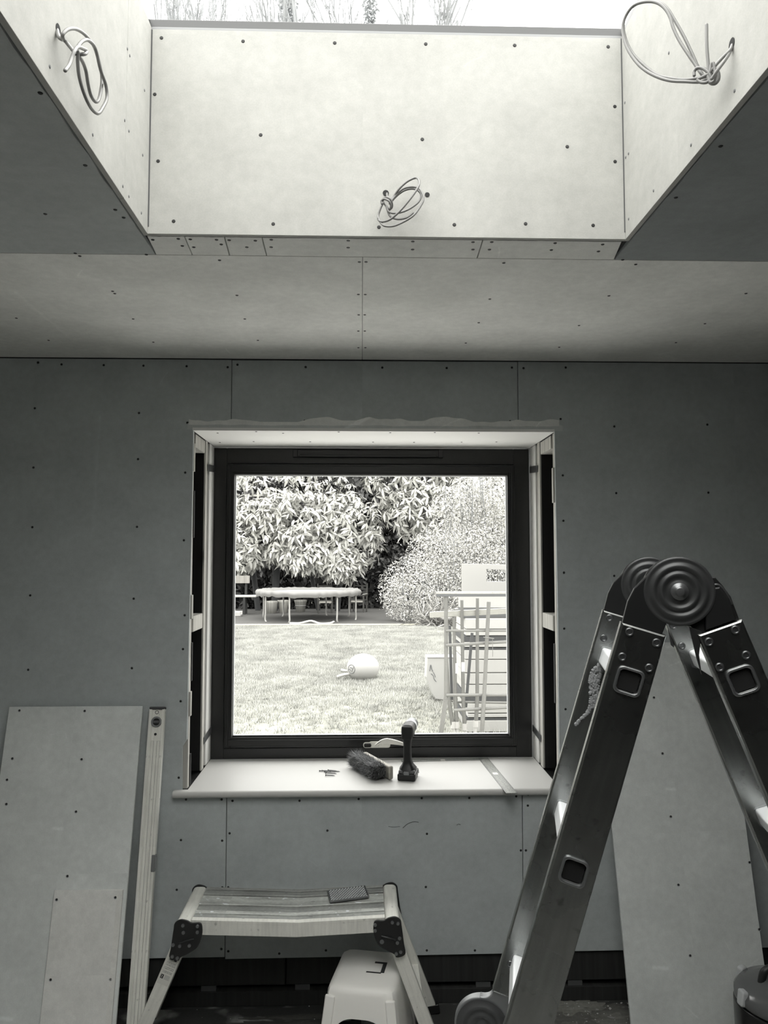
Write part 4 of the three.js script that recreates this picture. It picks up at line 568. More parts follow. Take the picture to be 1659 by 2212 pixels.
// ---------------------------------------------------------------- the garden
const G = -0.15; M.addedPaving = std(0.82, 0.815, 0.79, 0.85);
{
  const l = structure('lawn'); const g = new THREE.PlaneGeometry(60, 40, 120, 80).rotateX(-PI / 2).translate(0, 0, -20.7), p = g.attributes.position, uv = g.attributes.uv;
  for (let i = 0; i < p.count; i++) { p.setY(i, G + 0.03 * fbm(p.getX(i) * 0.6, p.getZ(i) * 0.6, 3, 3)); uv.setXY(i, p.getX(i), p.getZ(i)); } g.computeVertexNormals();
  mesh('turf', g, std(0.32, 0.323, 0.312, 0.95, { map: T.grass }), l);
  const blade = new THREE.BufferGeometry(); const bp = []; for (let k = 0; k < 7; k++) { const a = k * 2.4, c = Math.cos(a), s = Math.sin(a), o = 0.012 + 0.006 * (k % 3), h = 0.75 + 0.25 * ((k * 5) % 4) / 3; bp.push(c * o - s * 0.004, 0, s * o + c * 0.004, c * o + s * 0.004, 0, s * o - c * 0.004, c * (o + 0.03 + 0.012 * (k % 2)), h, s * (o + 0.03)); }
  blade.setAttribute('position', new THREE.Float32BufferAttribute(bp, 3)); blade.computeVertexNormals();
  const n = 120000, im = new THREE.InstancedMesh(blade, std(0.325, 0.328, 0.318, 0.8, { side: THREE.DoubleSide }), n), m4 = new THREE.Matrix4(), e = new THREE.Euler(), q = new THREE.Quaternion(), cc = new THREE.Color();
  for (let i = 0; i < n; i++) {
    const d = 4.9 + 14.3 * Math.sqrt(rnd()), z = -d, half = (d + 3.2) * 0.24 + 0.6, x = rr(-half, half) + 0.3 - 0.02 * d;
    const patch = fbm(x * 1.4, z * 1.4, 5, 3), h = 0.04 + 0.035 * rnd() + 0.07 * Math.max(0, patch); e.set(rr(-0.35, 0.35), rr(0, 6.3), rr(-0.35, 0.35)); q.setFromEuler(e); const s = rr(0.8, 1.4);
    m4.compose(V(x, G + 0.03 * fbm(x * 0.6, z * 0.6, 3, 3) - 0.006, z), q, V(s, h, s)); im.setMatrixAt(i, m4); const k = rr(0.85, 1.15) + 0.75 * patch; im.setColorAt(i, cc.setRGB(k, k, k * 0.96));
  }
  im.name = 'grass'; im.userData.kind = 'stuff'; im.userData.label = 'pale rough lawn grass in the garden'; scene.add(im);
  const pa = structure('added_patio'); // pale paving slabs, added below the view to bounce light indoors
  for (let i = 0; i < 14; i++) for (let k = 0; k < 6; k++) mesh('added_slab', bx(-4.2 + i * 0.6, -4.2 + i * 0.6 + 0.592, G - 0.03, G + 0.045 + rr(-0.002, 0.002), -4.45 + k * 0.63, -4.45 + k * 0.63 + 0.622, 0.004), M.addedPaving, pa);
  const so = structure('ground_soil'); const sg = new THREE.PlaneGeometry(16, 9, 80, 45).rotateX(-PI / 2).translate(-2, 0, -23.6), sp = sg.attributes.position;
  for (let i = 0; i < sp.count; i++) sp.setY(i, G + 0.035 + 0.05 * fbm(sp.getX(i) * 1.7, sp.getZ(i) * 1.7, 9, 4)); sg.computeVertexNormals(); mesh('soil', sg, std(0.06, 0.059, 0.056, 0.95), so);
  mesh('edging_strip', uvBox(new RoundedBoxGeometry(12, 0.09, 0.3, 1, 0.02)).translate(2.2, G + 0.02, -19.0), std(0.4, 0.395, 0.37, 0.9, { map: T.grass }), so);
}
{ // round trampoline with a sagging pale pad cover
  const cx = -1.68, cz = -21.35, R = 1.58, TH = 0.82, t = thing('trampoline', 'round trampoline with a crumpled pale pad cover in front of the dark bushes', 'trampoline', [cx, G, cz]);
  const pad = (() => { const N = 96, rings = [[1.28, 0.91, 0.004], [1.38, 0.955, 0.03], [1.5, 0.975, 0.04], [1.6, 0.965, 0.04], [1.65, 0.93, 0.04], [1.67, 0.87, 0.05], [1.64, 0.79, 0.06]], pos = [], idx = []; rings.forEach(([r, y, k]) => { for (let i = 0; i < N; i++) { const a = i / N * 2 * PI, w = fbm(Math.cos(a) * 15, Math.sin(a) * 15, r * 4, 3) * k * 1.9; pos.push(Math.cos(a) * (r + w), y + w, Math.sin(a) * (r + w)); } }); for (let k = 0; k < rings.length - 1; k++) for (let i = 0; i < N; i++) { const a = k * N + i, b = k * N + (i + 1) % N; idx.push(a, b, a + N, b, b + N, a + N); } const g = new THREE.BufferGeometry(); g.setAttribute('position', new THREE.Float32BufferAttribute(pos, 3)); g.setIndex(idx); g.computeVertexNormals(); return g; })();
  mesh('pad_cover', pad, std(0.17, 0.169, 0.163, 0.7, { side: THREE.DoubleSide }), t);
  mesh('jumping_mat', new THREE.CylinderGeometry(1.36, 1.36, 0.01, 64).translate(0, 0.9, 0), grey(0.3, 0.8), t);
  mesh('ring_frame', new THREE.TorusGeometry(R, 0.02, 8, 96).rotateX(PI / 2).translate(0, 0.88, 0), M.aluPale, t);
  const pole = std(0.36, 0.357, 0.34, 0.4, { metalness: 0.2 });
  for (let k = 0; k < 4; k++) { const a = PI / 2 + 0.62 + k * PI / 2, p = (d) => V(Math.cos(a + d) * R * 0.99, 0, Math.sin(a + d) * R * 0.99), p0 = p(-0.31), p1 = p(0.31), at = (q, y) => V(q.x, y, q.z); mesh('leg_frame', tube([at(p0, 0.88), at(p0, 0.3), at(p0, 0.06), at(p0.clone().lerp(p1, 0.08), 0.0), at(p0.clone().lerp(p1, 0.5), -0.03), at(p0.clone().lerp(p1, 0.92), 0.0), at(p1, 0.06), at(p1, 0.3), at(p1, 0.88)], 0.026, 90, 8), pole, t); }
}
{ // garden hose along the grass edge
  const h = mesh('garden_hose', tube([[-2.1, G + 0.06, -19.4], [-1.8, G + 0.07, -19.3], [-1.5, G + 0.12, -19.45], [-1.2, G + 0.07, -19.15], [-0.95, G + 0.06, -19.35], [-0.85, G + 0.07, -19.7], [-0.84, G + 0.06, -19.9]], 0.03, 80, 8), std(0.5, 0.495, 0.47, 0.5)); tag(h, 'pale hose lying on the grass in front of the trampoline', 'hose');
}
{ // plant pots behind the trampoline
  const pot = (x, z, h, r0, r1, v, label, band) => { const t = thing('plant_pot', label, 'plant pot', [x, G + 0.03, z]); mesh('pot', new THREE.LatheGeometry([[0, 0], [r0, 0], [r0 + (r1 - r0) * 0.8, h * 0.8], [r1, h * 0.82], [r1 + 0.01, h], [r1 - 0.025, h], [r1 - 0.03, h * 0.86], [0, h * 0.85]].map(([a, b]) => new THREE.Vector2(a, b)), 32), std(v, v, v * 0.95, 0.7, { map: T.wood }), t); const g = []; for (let i = 0; i < 60; i++) g.push(new THREE.IcosahedronGeometry(rr(0.02, 0.05), 0).translate(rr(-1, 1) * r1 * 0.6, h * 0.86, rr(-1, 1) * r1 * 0.6)); mesh('compost', g, M.void, t).userData.kind = 'stuff'; if (band) mesh('rim_band', new THREE.TorusGeometry(r0 + (r1 - r0) * 0.55, 0.012, 6, 32).rotateX(PI / 2).translate(0, h * 0.55, 0), std(v, v, v, 0.7), t); };
  pot(-3.2, -24.0, 0.42, 0.2, 0.24, 0.5, 'pale barrel-shaped plant pot under the left side of the trampoline'); pot(-2.78, -24.2, 0.44, 0.14, 0.2, 0.55, 'tall pale plant pot in the middle of three pots'); pot(-2.18, -24.3, 0.44, 0.15, 0.22, 0.3, 'grey ringed plant pot right of the two pale pots', true);
}
function gardenChair(x, z, turn, label) {
  const t = thing('garden_chair', label, 'chair', [x, G + 0.03, z], 'garden chairs behind the trampoline'); t.rotation.y = turn; const m = std(0.1, 0.1, 0.095, 0.7, { map: T.wood });
  for (const s of [-1, 1]) { mesh('leg', bx(s * 0.24 - 0.025, s * 0.24 + 0.025, 0, 0.64, 0.2, 0.25, 0.004), m, t); mesh('leg', bar(V(s * 0.24, 0, -0.2), V(s * 0.24, 1.02, -0.3), 0.05, 0.05, 0.004), m, t); mesh('armrest', bx(s * 0.24 - 0.03, s * 0.24 + 0.03, 0.63, 0.66, -0.26, 0.28, 0.005), std(0.3, 0.3, 0.28, 0.7), t); }
  for (let k = 0; k < 5; k++) mesh('seat_slat', bx(-0.25, 0.25, 0.42, 0.445, -0.2 + k * 0.088, -0.125 + k * 0.088, 0.004), m, t);
  for (let k = 0; k < 4; k++) mesh('back_slat', bx(-0.23, 0.23, 0.55 + k * 0.115, 0.61 + k * 0.115, -0.3 - k * 0.008, -0.28 - k * 0.008, 0.003), m, t);
  mesh('front_rail', bx(-0.23, 0.23, 0.36, 0.42, 0.21, 0.24, 0.003), std(0.34, 0.33, 0.3, 0.7), t);
}
gardenChair(-1.3, -24.0, 0.1, 'dark wooden slatted garden chair behind the middle of the trampoline'); gardenChair(-0.12, -24.4, -0.25, 'dark wooden slatted garden chair by the right end of the trampoline');
{ // play slide and boxes at the left edge of the view
  const t = thing('play_slide', 'end of a pale plastic play slide at the left edge of the window', 'slide', [-4.35, G + 0.04, -22.6]);
  const pts = [[-1.1, 0.75], [-0.75, 0.5], [-0.4, 0.25], [-0.1, 0.1], [0.15, 0.05], [0.35, 0.05]].map(([a, b]) => V(a, b, 0)), cv = curve(pts).getPoints(30), up = cv.map((p) => [p.x, p.y]), lo = cv.map((p) => [p.x, Math.max(0.0, p.y - 0.05)]).reverse();
  mesh('chute', extrude(shapeOf([...up, ...lo]), 0.4, 0.008).translate(0, 0, -0.2), std(0.4, 0.395, 0.38, 0.4), t);
  for (const z of [-0.22, 0.18]) mesh('side_wall', extrude(shapeOf([...cv.map((p) => [p.x, p.y + 0.1]), ...lo]), 0.04, 0.01).translate(0, 0, z), std(0.4, 0.395, 0.38, 0.4), t);
  const b = thing('garden_bench', 'pale weathered timber bench at the left edge of the window behind the trampoline', 'bench', [-4.35, G + 0.03, -23.35]);
  for (const x of [-0.75, 0.35]) for (const z of [-0.2, 0.2]) mesh('leg', bx(x - 0.04, x + 0.04, 0, z < 0 ? 1.3 : 0.62, z - 0.04, z + 0.04, 0.006), M.darkWood, b);
  mesh('back_board', bx(-0.85, 0.48, 1.06, 1.32, -0.16, -0.12, 0.006), std(0.42, 0.41, 0.39, 0.8, { map: T.wood }), b); mesh('seat_board', bx(-0.85, 0.75, 0.6, 0.66, -0.24, 0.26, 0.008), std(0.4, 0.4, 0.38, 0.8), b);
}
{ // low dark timber fence behind the bench
  const f = thing('timber_fence', 'low dark board fence in the shade behind the bench and slide', 'fence', [0, G + 0.03, -26.6]);
  for (let k = 0; k < 22; k++) mesh('board', bx(-7 + k * 0.2, -7 + k * 0.2 + 0.19, 0, 0.72 + rr(-0.02, 0.02), rr(-0.01, 0.0), 0.02 + rr(0, 0.008), 0.004), M.darkWood, f);
  for (const y of [0.15, 0.5]) mesh('fence_rail', bx(-7, -2.6, y, y + 0.08, -0.08, -0.01, 0.004), M.darkWood, f);
}
{ // large space-hopper ball lying on its side
  const t = thing('hopper_ball', 'large pale bouncy hopper ball lying on the lawn', 'ball', [0.02, G, -9.34]);
  const rub = std(0.32, 0.318, 0.306, 0.6); mesh('ball', new THREE.SphereGeometry(0.262, 48, 32).scale(1, 0.86, 1).translate(0, 0.19, 0), rub, t);
  mesh('ear_handle', [tube([[-0.22, 0.1, 0.09], [-0.3, 0.1, 0.13], [-0.37, 0.085, 0.15], [-0.4, 0.075, 0.15]], 0.022, 24, 8), new THREE.SphereGeometry(0.024, 10, 8).translate(-0.4, 0.075, 0.15)], std(0.45, 0.445, 0.43, 0.5), t);
  mesh('ear_handle', [tube([[-0.23, 0.13, -0.03], [-0.31, 0.14, -0.03], [-0.36, 0.15, -0.04]], 0.022, 20, 8)], std(0.45, 0.445, 0.43, 0.5), t);
  const onBall = (a, b) => { const d = V(-Math.sin(a) * Math.cos(b), Math.sin(b), Math.cos(a) * Math.cos(b)); return V(d.x * 0.263, d.y * 0.263 * 0.86 + 0.19, d.z * 0.263); };
  const g = []; const loop = (a, b, r, q0, q1) => { const p = []; for (let k = 0; k <= 14; k++) { const w = q0 + (q1 - q0) * k / 14; p.push(onBall(a + r * Math.cos(w), b + r * Math.sin(w))); } g.push(tube(p, 0.005, 24, 5)); };
  loop(0.82, 0.02, 0.3, 0, 6.28); loop(0.82, 0.0, 0.13, 0.6, 4.4); loop(0.7, 0.12, 0.08, 2, 6); loop(0.95, -0.1, 0.1, 0.5, 3.6); mesh('print', g, grey(0.12, 0.8), t);
}
// ---------------------------------------------------------------- builder's materials at the right of the window
{
  const steel = std(0.16, 0.16, 0.155, 0.55, { metalness: 0.15, map: T.aluminium }), dark = grey(0.09, 0.7), z1 = -4.8, z2 = -5.12;
  const mk = (label, name) => thing(name, label, 'trestle', [0, 0, 0], 'builder trestles');
  const g = G + 0.0, a = mk('tall steel trestle with a level top beam, nearest to the window', 'builders_trestle');
  mesh('top_beam', [bx(0.775, 2.3, 1.44, 1.464, z1 - 0.03, z1 + 0.03, 0.003), ], std(0.36, 0.355, 0.34, 0.6, { map: T.aluminium }), a); mesh('shaded_flange', [bx(0.775, 2.3, 1.412, 1.4395, z1 - 0.03, z1 - 0.022, 0.002), bx(0.775, 2.3, 1.412, 1.4395, z1 + 0.022, z1 + 0.03, 0.002)], dark, a);  // flange coloured dark to stand in for shade under the beam
  mesh('post', [rod(V(0.872, 0.36, z1), V(0.876, 1.41, z1), 0.021, 0.021, 14), bar(V(0.872, 0.38, z1), V(0.8, -0.1, z1), 0.045, 0.03)], steel, a);
  mesh('post', [rod(V(1.314, 1.36, z1 + 0.06), V(1.258, 0.4, z1 + 0.06), 0.02, 0.02, 14), rod(V(1.258, 0.4, z1 + 0.06), V(1.22, g + 0.01, z1 + 0.06), 0.022, 0.022, 14)], steel, a);
  mesh('post', rod(V(2.15, 1.41, z1), V(2.15, g, z1), 0.021, 0.021, 14), steel, a);
  for (const [y, s, r] of [[1.06, 0, 0.013], [0.91, 0.07, 0.016], [0.4, 0, 0.016], [0.245, 0.06, 0.016]]) mesh('rail', rod(V(0.87 + (y < 0.3 ? 0.08 : 0), y, z1 + 0.02), V(2.15, y + s, z1 + 0.02), r, r, 10), steel, a);
  mesh('foot_plate', bar(V(0.81, -0.02, z1 + 0.03), V(0.855, g + 0.005, z1 + 0.05), 0.06, 0.02), dark, a);
  mesh('pin', [rod(V(1.25, 1.0, z1 + 0.09), V(1.36, 0.985, z1 + 0.09), 0.005), rod(V(1.345, 0.985, z1 + 0.09), V(1.345, 0.8, z1 + 0.09), 0.003)], steel, a);
  const b = mk('rear steel trestle with a slanting top beam and four telescopic legs', 'builders_trestle');
  mesh('top_beam', bar(V(0.735, 1.2, z2), V(2.2, 1.27, z2), 0.062, 0.06, 0.003), std(0.32, 0.318, 0.3, 0.6, { map: T.aluminium }), b);
  for (const [x, top, lean, yj] of [[1.0, 1.17, 0.03, 0.02], [1.085, 1.36, 0.03, 0.0], [1.235, 1.38, -0.035, 0.03], [0.93, 0.82, 0.09, 0.02]]) {
    const m = mesh('leg', [rod(V(x, 0.3, z2 + 0.05), V(x - lean * 0.3, top, z2 + 0.05), 0.02, 0.017, 12), rod(V(x + lean * 0.5, yj - 0.02, z2 + 0.05), V(x, 0.3, z2 + 0.05), 0.023, 0.021, 12)], steel, b);
    mesh('leg_sleeve', [rod(V(x + lean, g, z2 + 0.05), V(x + lean * 0.5, yj, z2 + 0.05), 0.017, 0.017, 12), rod(V(x + lean * 0.5, yj - 0.02, z2 + 0.05), V(x + lean * 0.5, yj + 0.05, z2 + 0.05), 0.027, 0.027, 12)], std(0.42, 0.415, 0.4, 0.5), m);
  }
  mesh('leg', rod(V(2.1, g, z2), V(2.1, 1.25, z2), 0.02, 0.02, 10), steel, b); mesh('rail', rod(V(1.0, 0.27, z2 + 0.02), V(2.1, 0.25, z2 + 0.02), 0.013), steel, b);
  for (const [x0, y0, x1, y1] of [[0.955, 1.08, 0.975, 0.28], [1.2, 1.0, 1.125, 0.2]]) mesh('brace', bar(V(x0, y0, z2 - 0.05), V(x1, y1, z2 - 0.05), 0.03, 0.02), dark, b);
  mesh('paper_label', [bx(1.0, 1.03, 0.58, 0.69, z2 + 0.071, z2 + 0.073, 0.0), bx(1.065, 1.1, 0.6, 0.7, z2 + 0.07, z2 + 0.073, 0.0)], std(0.5, 0.495, 0.48, 0.6), b);
  // stack of white boards with battens between
  const H = [[-0.15, -0.02], [0.012, 0.055], [0.06, 0.17], [0.262, 0.38], [0.384, 0.51], [0.514, 0.66], [0.664, 0.77], [0.8, 0.86], [0.93, 1.0], [1.005, 1.125]];
  const zc = -6.0; let first = true;
  H.forEach(([y0, y1], i) => { const base = i === 0 ? G : y0, x0 = 1.17 + rr(-0.02, 0.03), w = 1.5; const m = mesh('insulation_board', uvBox(new RoundedBoxGeometry(w, y1 - base - 0.004, 0.9, 1, 0.006)).translate(x0 + w / 2, (y1 + base) / 2, zc), std(0.36, 0.358, 0.344, 0.8)); tag(m, ['lowest white insulation board, on the grass', 'second white insulation board from the bottom of the stack', 'third white insulation board up the stack, over a thin one', 'fourth white insulation board, just above the lower dark battens', 'fifth white insulation board up, mid-height in the stack', 'sixth white insulation board up, the thickest one', 'seventh white insulation board up, under the torn dark wrapping', 'eighth white insulation board, a thin one over the torn wrapping', 'ninth white insulation board, between the upper dark gaps', 'topmost white insulation board of the stack beside the trestles'][i], 'board', 'white boards stacked behind the trestles'); m.rotation.z = 0; });
  const batten = (y0, y1, label) => { const q = []; for (let i = 0; i <= 60; i++) { const x = 1.16 + 1.5 * i / 60; q.push([x, y1 + 0.006 * fbm(x * 9, y1 * 7, 2, 3) - 0.004]); } for (let i = 60; i >= 0; i--) { const x = 1.16 + 1.5 * i / 60; q.push([x, y0]); } const m = mesh('dunnage_batten', uvBox(extrude(shapeOf(q), 0.86).translate(0, 0, zc - 0.42)), grey(0.06, 0.8)); tag(m, label, 'batten'); };
  batten(-0.02, 0.01, 'lowest dark batten layer in the stack of white boards'); batten(0.172, 0.258, 'thick dark batten layer low in the stack of white boards'); batten(0.772, 0.798, 'thin torn dark layer in the stack of white boards'); batten(0.862, 0.928, 'dark batten layer near the top of the stack of white boards');
  const cr = thing('planter_box', 'white timber box with an opening, on top of the stacked boards', 'box', [1.5, 1.1255, -6.2]);
  mesh('support', bx(-0.2, 0.9, 0, 0.16, -0.2, 0.1, 0.004), dark, cr);
  const fr = shapeOf([[-0.28, 0.16], [0.9, 0.16], [0.9, 0.59], [-0.28, 0.62]]); const hp = new THREE.Path([[0.02, 0.4], [0.02, 0.55], [0.26, 0.54], [0.26, 0.4]].map(([x, y]) => new THREE.Vector2(x, y))); fr.holes.push(hp);
  mesh('panel', extrude(fr, 0.05, 0.003), std(0.31, 0.308, 0.295, 0.7), cr);
  const pl = thing('timber_plank', 'pale thick plank lying on top of the stacked boards behind the trestles', 'plank', [1.75, 1.26, -5.72]); mesh('board', bx(-0.62, 0.9, -0.134, -0.02, -0.1, 0.1, 0.004), dark, pl); mesh('plank_face', bx(-0.62, 0.9, -0.018, 0.12, -0.1, 0.1, 0.004), std(0.33, 0.328, 0.315, 0.7), pl);
  const w = thing('packing_box', 'white cardboard box with scrawled dark marks standing on the grass left of the trestles', 'box', [0.98, G, -7.4]);
  const bx0 = shapeOf([[-0.1, 0.33], [-0.015, 0.1], [0.03, 0.03], [0.3, 0.0], [0.3, 0.6], [-0.085, 0.6]]);
  mesh('carton', extrude(bx0, 0.3, 0.01).translate(0, 0, -0.3), std(0.39, 0.388, 0.375, 0.6), w); mesh('flap', bx(-0.085, 0.3, 0.596, 0.604, -0.3, 0.01, 0.002), std(0.39, 0.388, 0.375, 0.6), w);
  mesh('scrawl', [tube([[-0.05, 0.42, 0.002], [-0.035, 0.5, 0.002], [-0.02, 0.44, 0.002], [-0.005, 0.41, 0.002]], 0.006, 24, 5), tube([[-0.03, 0.38, 0.002], [0.0, 0.35, 0.002], [0.01, 0.31, 0.002], [0.04, 0.27, 0.002]], 0.005, 24, 5), tube([[0.0, 0.4, 0.002], [0.02, 0.36, 0.002], [0.03, 0.33, 0.002]], 0.004, 20, 5)], grey(0.15, 0.8), w);
  // rubble on the grass near the wall
  for (const [x, z, r, l] of [[1.36, -4.35, 0.09, 'pale broken stone on the grass under the near trestle'], [1.22, -4.5, 0.05, 'small pale stone left of the broken stone']]) { const q = new THREE.IcosahedronGeometry(r, 1), p = q.attributes.position; for (let i = 0; i < p.count; i++) { const k = 1 + 0.35 * fbm(p.getX(i) * 14, p.getY(i) * 14, p.getZ(i) * 14, 2); p.setXYZ(i, p.getX(i) * k, p.getY(i) * k * 0.8, p.getZ(i) * k); } q.computeVertexNormals(); const m = mesh('stone', q, std(0.36, 0.355, 0.34, 0.95)); m.position.set(x, G + r * 0.75, z); tag(m, l, 'stone'); }
}

// ---------------------------------------------------------------- bushes and trees
function leafGeo(L, w, n = 3, fold = 0.22, droop = 0.25) { // pointed leaf along +y, folded at the midrib
  const pos = [], idx = []; for (let i = 0; i <= n; i++) { const t = i / n, ww = w * Math.sin(PI * Math.min(1, t * 0.92 + 0.05)) ** 0.8, y = L * t, z = -droop * L * t * t; pos.push(-ww, y, z + ww * fold, 0, y, z, ww, y, z + ww * fold); }
  for (let i = 0; i < n; i++) { const a = i * 3; idx.push(a, a + 1, a + 3, a + 1, a + 4, a + 3, a + 1, a + 2, a + 4, a + 2, a + 5, a + 4); }
  const g = new THREE.BufferGeometry(); g.setAttribute('position', new THREE.Float32BufferAttribute(pos, 3)); g.setIndex(idx); g.computeVertexNormals(); return g;
}
const leafMats = [0.17, 0.4, 0.72].map((v) => std(v, v, v * 0.93, 0.38, { side: THREE.DoubleSide }));
const seenFrom = V(0, 1.8, 3.2);
function leafyBush(name, label, blobs, whorls, L, stems, pos) { // blobs: ellipsoids [x, y, z, rx, ry, rz]
  const t = thing(name, label, 'bush', pos), list = [], W = new THREE.Matrix4(), q = new THREE.Quaternion(), o = V(...pos);
  for (let k = 0; k < whorls; k++) {
    const b = blobs[Math.floor(rnd() * blobs.length)], u = rr(-1, 1), a = rr(0, 2 * PI), s = Math.sqrt(1 - u * u), rad = 1 - 0.45 * rnd() ** 2.2; let d = V(s * Math.cos(a), u, s * Math.sin(a)); if (d.z < -0.25) d.z *= -1;
    const c = V(b[0] + d.x * b[3] * rad, b[1] + d.y * b[4] * rad, b[2] + d.z * b[5] * rad), axis = d.clone().multiplyScalar(0.6).add(V(rr(-0.7, 0.7), rr(0.3, 1.1), rr(-0.2, 0.6))).normalize();
    const nl = 4 + Math.floor(rnd() * 5), side = V(1, 0, 0).cross(axis).normalize(), sd2 = axis.clone().cross(side);
    for (let i = 0; i < nl; i++) { const f = i * 2.399 + rr(-0.6, 0.6), out = side.clone().multiplyScalar(Math.cos(f)).addScaledVector(sd2, Math.sin(f)), y = out.clone().addScaledVector(axis, rr(-0.9, 0.5)).add(V(0, -0.35, 0)).normalize(), z0 = axis.clone().addScaledVector(y, -axis.dot(y)).normalize(), x = y.clone().cross(z0); const sc = rr(0.55, 1.15); W.makeBasis(x, y, z0).scale(V(sc, sc, sc)).setPosition(c.clone().addScaledVector(y, 0.02).add(V(rr(-0.05, 0.05), rr(-0.05, 0.05), rr(-0.05, 0.05)))); list.push([W.clone(), c.z + rnd() * 0.6, rnd()]); }
  }
  list.sort((p, r) => r[1] - p[1]);
  const g = leafGeo(L, L * 0.15), inView = (m) => { const e = m.elements, dz = seenFrom.z - (e[14] + o.z), sx = (e[12] + o.x) / dz, sy = (e[13] + o.y - 1.8) / dz; return sx > -0.165 && sx < 0.187 && sy < 0.105; };
  let n = 0; const rest = [];
  for (const [m, , r] of list) { if (n < 300 && inView(m)) { const l = new THREE.Mesh(g, leafMats[Math.floor(r * 3)]); l.name = 'leaf'; m.decompose(l.position, l.quaternion, l.scale); t.add(l); n++; } else rest.push([m, r]); }
  const im = new THREE.InstancedMesh(g, leafMats[1], rest.length), cc = new THREE.Color(); rest.forEach(([m, r], i) => { im.setMatrixAt(i, m); const k = 0.6 + 0.75 * r; im.setColorAt(i, cc.setRGB(k, k, k)); }); im.name = 'foliage'; im.userData.kind = 'stuff'; t.add(im);
  for (const [a, b, r] of stems) { const pa = V(...a), pb = V(...b), m = pa.clone().lerp(pb, 0.5).add(V(rr(-0.15, 0.15), 0, rr(-0.1, 0.1))); mesh('stem', tube([pa, m, pb], r, 20, 8), grey(0.05, 0.9), t); }
  return t;
}
leafyBush('broadleaf_bush', 'big glossy broad-leaved evergreen bush overhanging the trampoline', [[-2.2, 2.9, 0, 2.2, 1.3, 1.2], [-0.2, 3.2, 0.2, 1.9, 1.4, 1.2], [1.5, 2.9, -0.2, 1.5, 1.5, 1.2], [-1.2, 4.4, -0.6, 3.2, 1.3, 1.2], [0.2, 2.1, 0.5, 1.0, 0.6, 0.8], [-2.6, 2.0, 0.3, 1.2, 0.6, 0.9], [1.4, 1.9, 0.3, 0.8, 0.7, 0.7]], 1900, 0.31,
  [[[-1.6, 0, -0.6], [-1.9, 2.8, -0.3], 0.1], [[-1.0, 0, -0.5], [-0.9, 2.6, -0.2], 0.13], [[0.6, 0, -0.8], [0.2, 2.4, -0.3], 0.08], [[1.3, 0, -0.5], [1.7, 2.6, -0.4], 0.1], [[-3, 0, -1], [-2.9, 2.6, -0.4], 0.08]], [-2.2, G, -24.6]);
leafyBush('broadleaf_bush', 'broad-leaved evergreen rising behind the pale shrub at the upper right', [[0, 3.6, 0, 2.2, 1.3, 1.0], [1.6, 4.3, 0, 2.2, 1.4, 1.0], [-1, 4.8, -0.4, 2, 1.2, 1]], 800, 0.32, [[[0, 0, -0.5], [0.2, 3.6, -0.2], 0.1], [[1.4, 0, -0.5], [1.6, 4, -0.2], 0.1]], [3.0, G, -23.8]);
function fineShrub(name, label, cat, blobs, count, pos, leaf, mats, tone, stems, thin = 1) {
  const t = thing(name, label, cat, pos), im = new THREE.InstancedMesh(leaf, mats, count), m4 = new THREE.Matrix4(), e = new THREE.Euler(), q = new THREE.Quaternion(), cc = new THREE.Color();
  const vol = blobs.map((b) => b[3] * b[4]), tot = vol.reduce((a, b) => a + b, 0);
  for (let i = 0; i < count; i++) { let r = rnd() * tot, k = 0; while (r > vol[k] && k < blobs.length - 1) r -= vol[k++]; const b = blobs[k], u = rr(-1, 1), a = rr(0, 2 * PI), s = Math.sqrt(1 - u * u), rad = 1 - 0.5 * rnd() ** 1.6 * thin + 0.06 * fbm(u * 3 + k, a, 2, 2) + (rnd() < 0.08 ? 0.12 * rnd() : 0); e.set(rr(0, 6.3), rr(0, 6.3), rr(0, 6.3)); q.setFromEuler(e); const z = s * Math.sin(a); m4.compose(V(b[0] + s * Math.cos(a) * b[3] * rad, Math.max(0.02, b[1] + u * b[4] * rad), b[2] + (z < -0.3 ? -z : z) * b[5] * rad), q, V(1, 1, 1).multiplyScalar(rr(0.6, 1.3))); im.setMatrixAt(i, m4); const v = tone[0] + (tone[1] - tone[0]) * rnd(); im.setColorAt(i, cc.setRGB(v, v, v)); }
  im.name = 'foliage'; im.userData.kind = 'stuff'; t.add(im);
  for (let k = 0; k < stems; k++) { const b = blobs[Math.floor(rnd() * blobs.length)], x = b[0] + rr(-0.6, 0.6) * b[3], z = b[2] + rr(-0.3, 0.8) * b[5], h = b[1] + rr(0.1, 0.95) * b[4]; mesh('stem', tube([[x * 0.85 + b[0] * 0.15, 0, b[2]], [x, h * 0.55, z], [x + rr(-0.3, 0.3), h, z + rr(-0.1, 0.25)]], rr(0.008, 0.016), 14, 5), grey(0.2, 0.9), t); }
  return t;
}
fineShrub('flowering_shrub', 'dense pale flowering shrub with fine twigs right of the trampoline', 'shrub', [[0.1, 1.0, 0, 1.5, 1.15, 1.0], [1.7, 1.5, 0, 1.7, 1.6, 1.1], [0.6, 2.1, -0.3, 1.1, 0.9, 0.9], [2.6, 2.7, -0.4, 1.9, 1.4, 1.0], [-0.4, 0.7, 0.2, 0.9, 0.75, 0.7], [1.4, 3.5, -0.5, 1.2, 0.8, 0.8], [2.4, 3.9, -0.5, 1.5, 0.9, 0.8]], 60000, [1.9, G, -20.6], leafGeo(0.058, 0.0105, 2), std(0.72, 0.715, 0.685, 0.6, { side: THREE.DoubleSide }), [0.3, 1.35], 90);
fineShrub('grassy_clump', 'clump of strappy leaves at the foot of the pale shrub', 'plant', [[0, 0.1, 0, 0.6, 0.45, 0.4]], 420, [2.15, G, -18.9], leafGeo(0.5, 0.018, 4, 0.2, 0.5), std(0.32, 0.315, 0.3, 0.6, { side: THREE.DoubleSide }), [0.5, 1.3], 0);
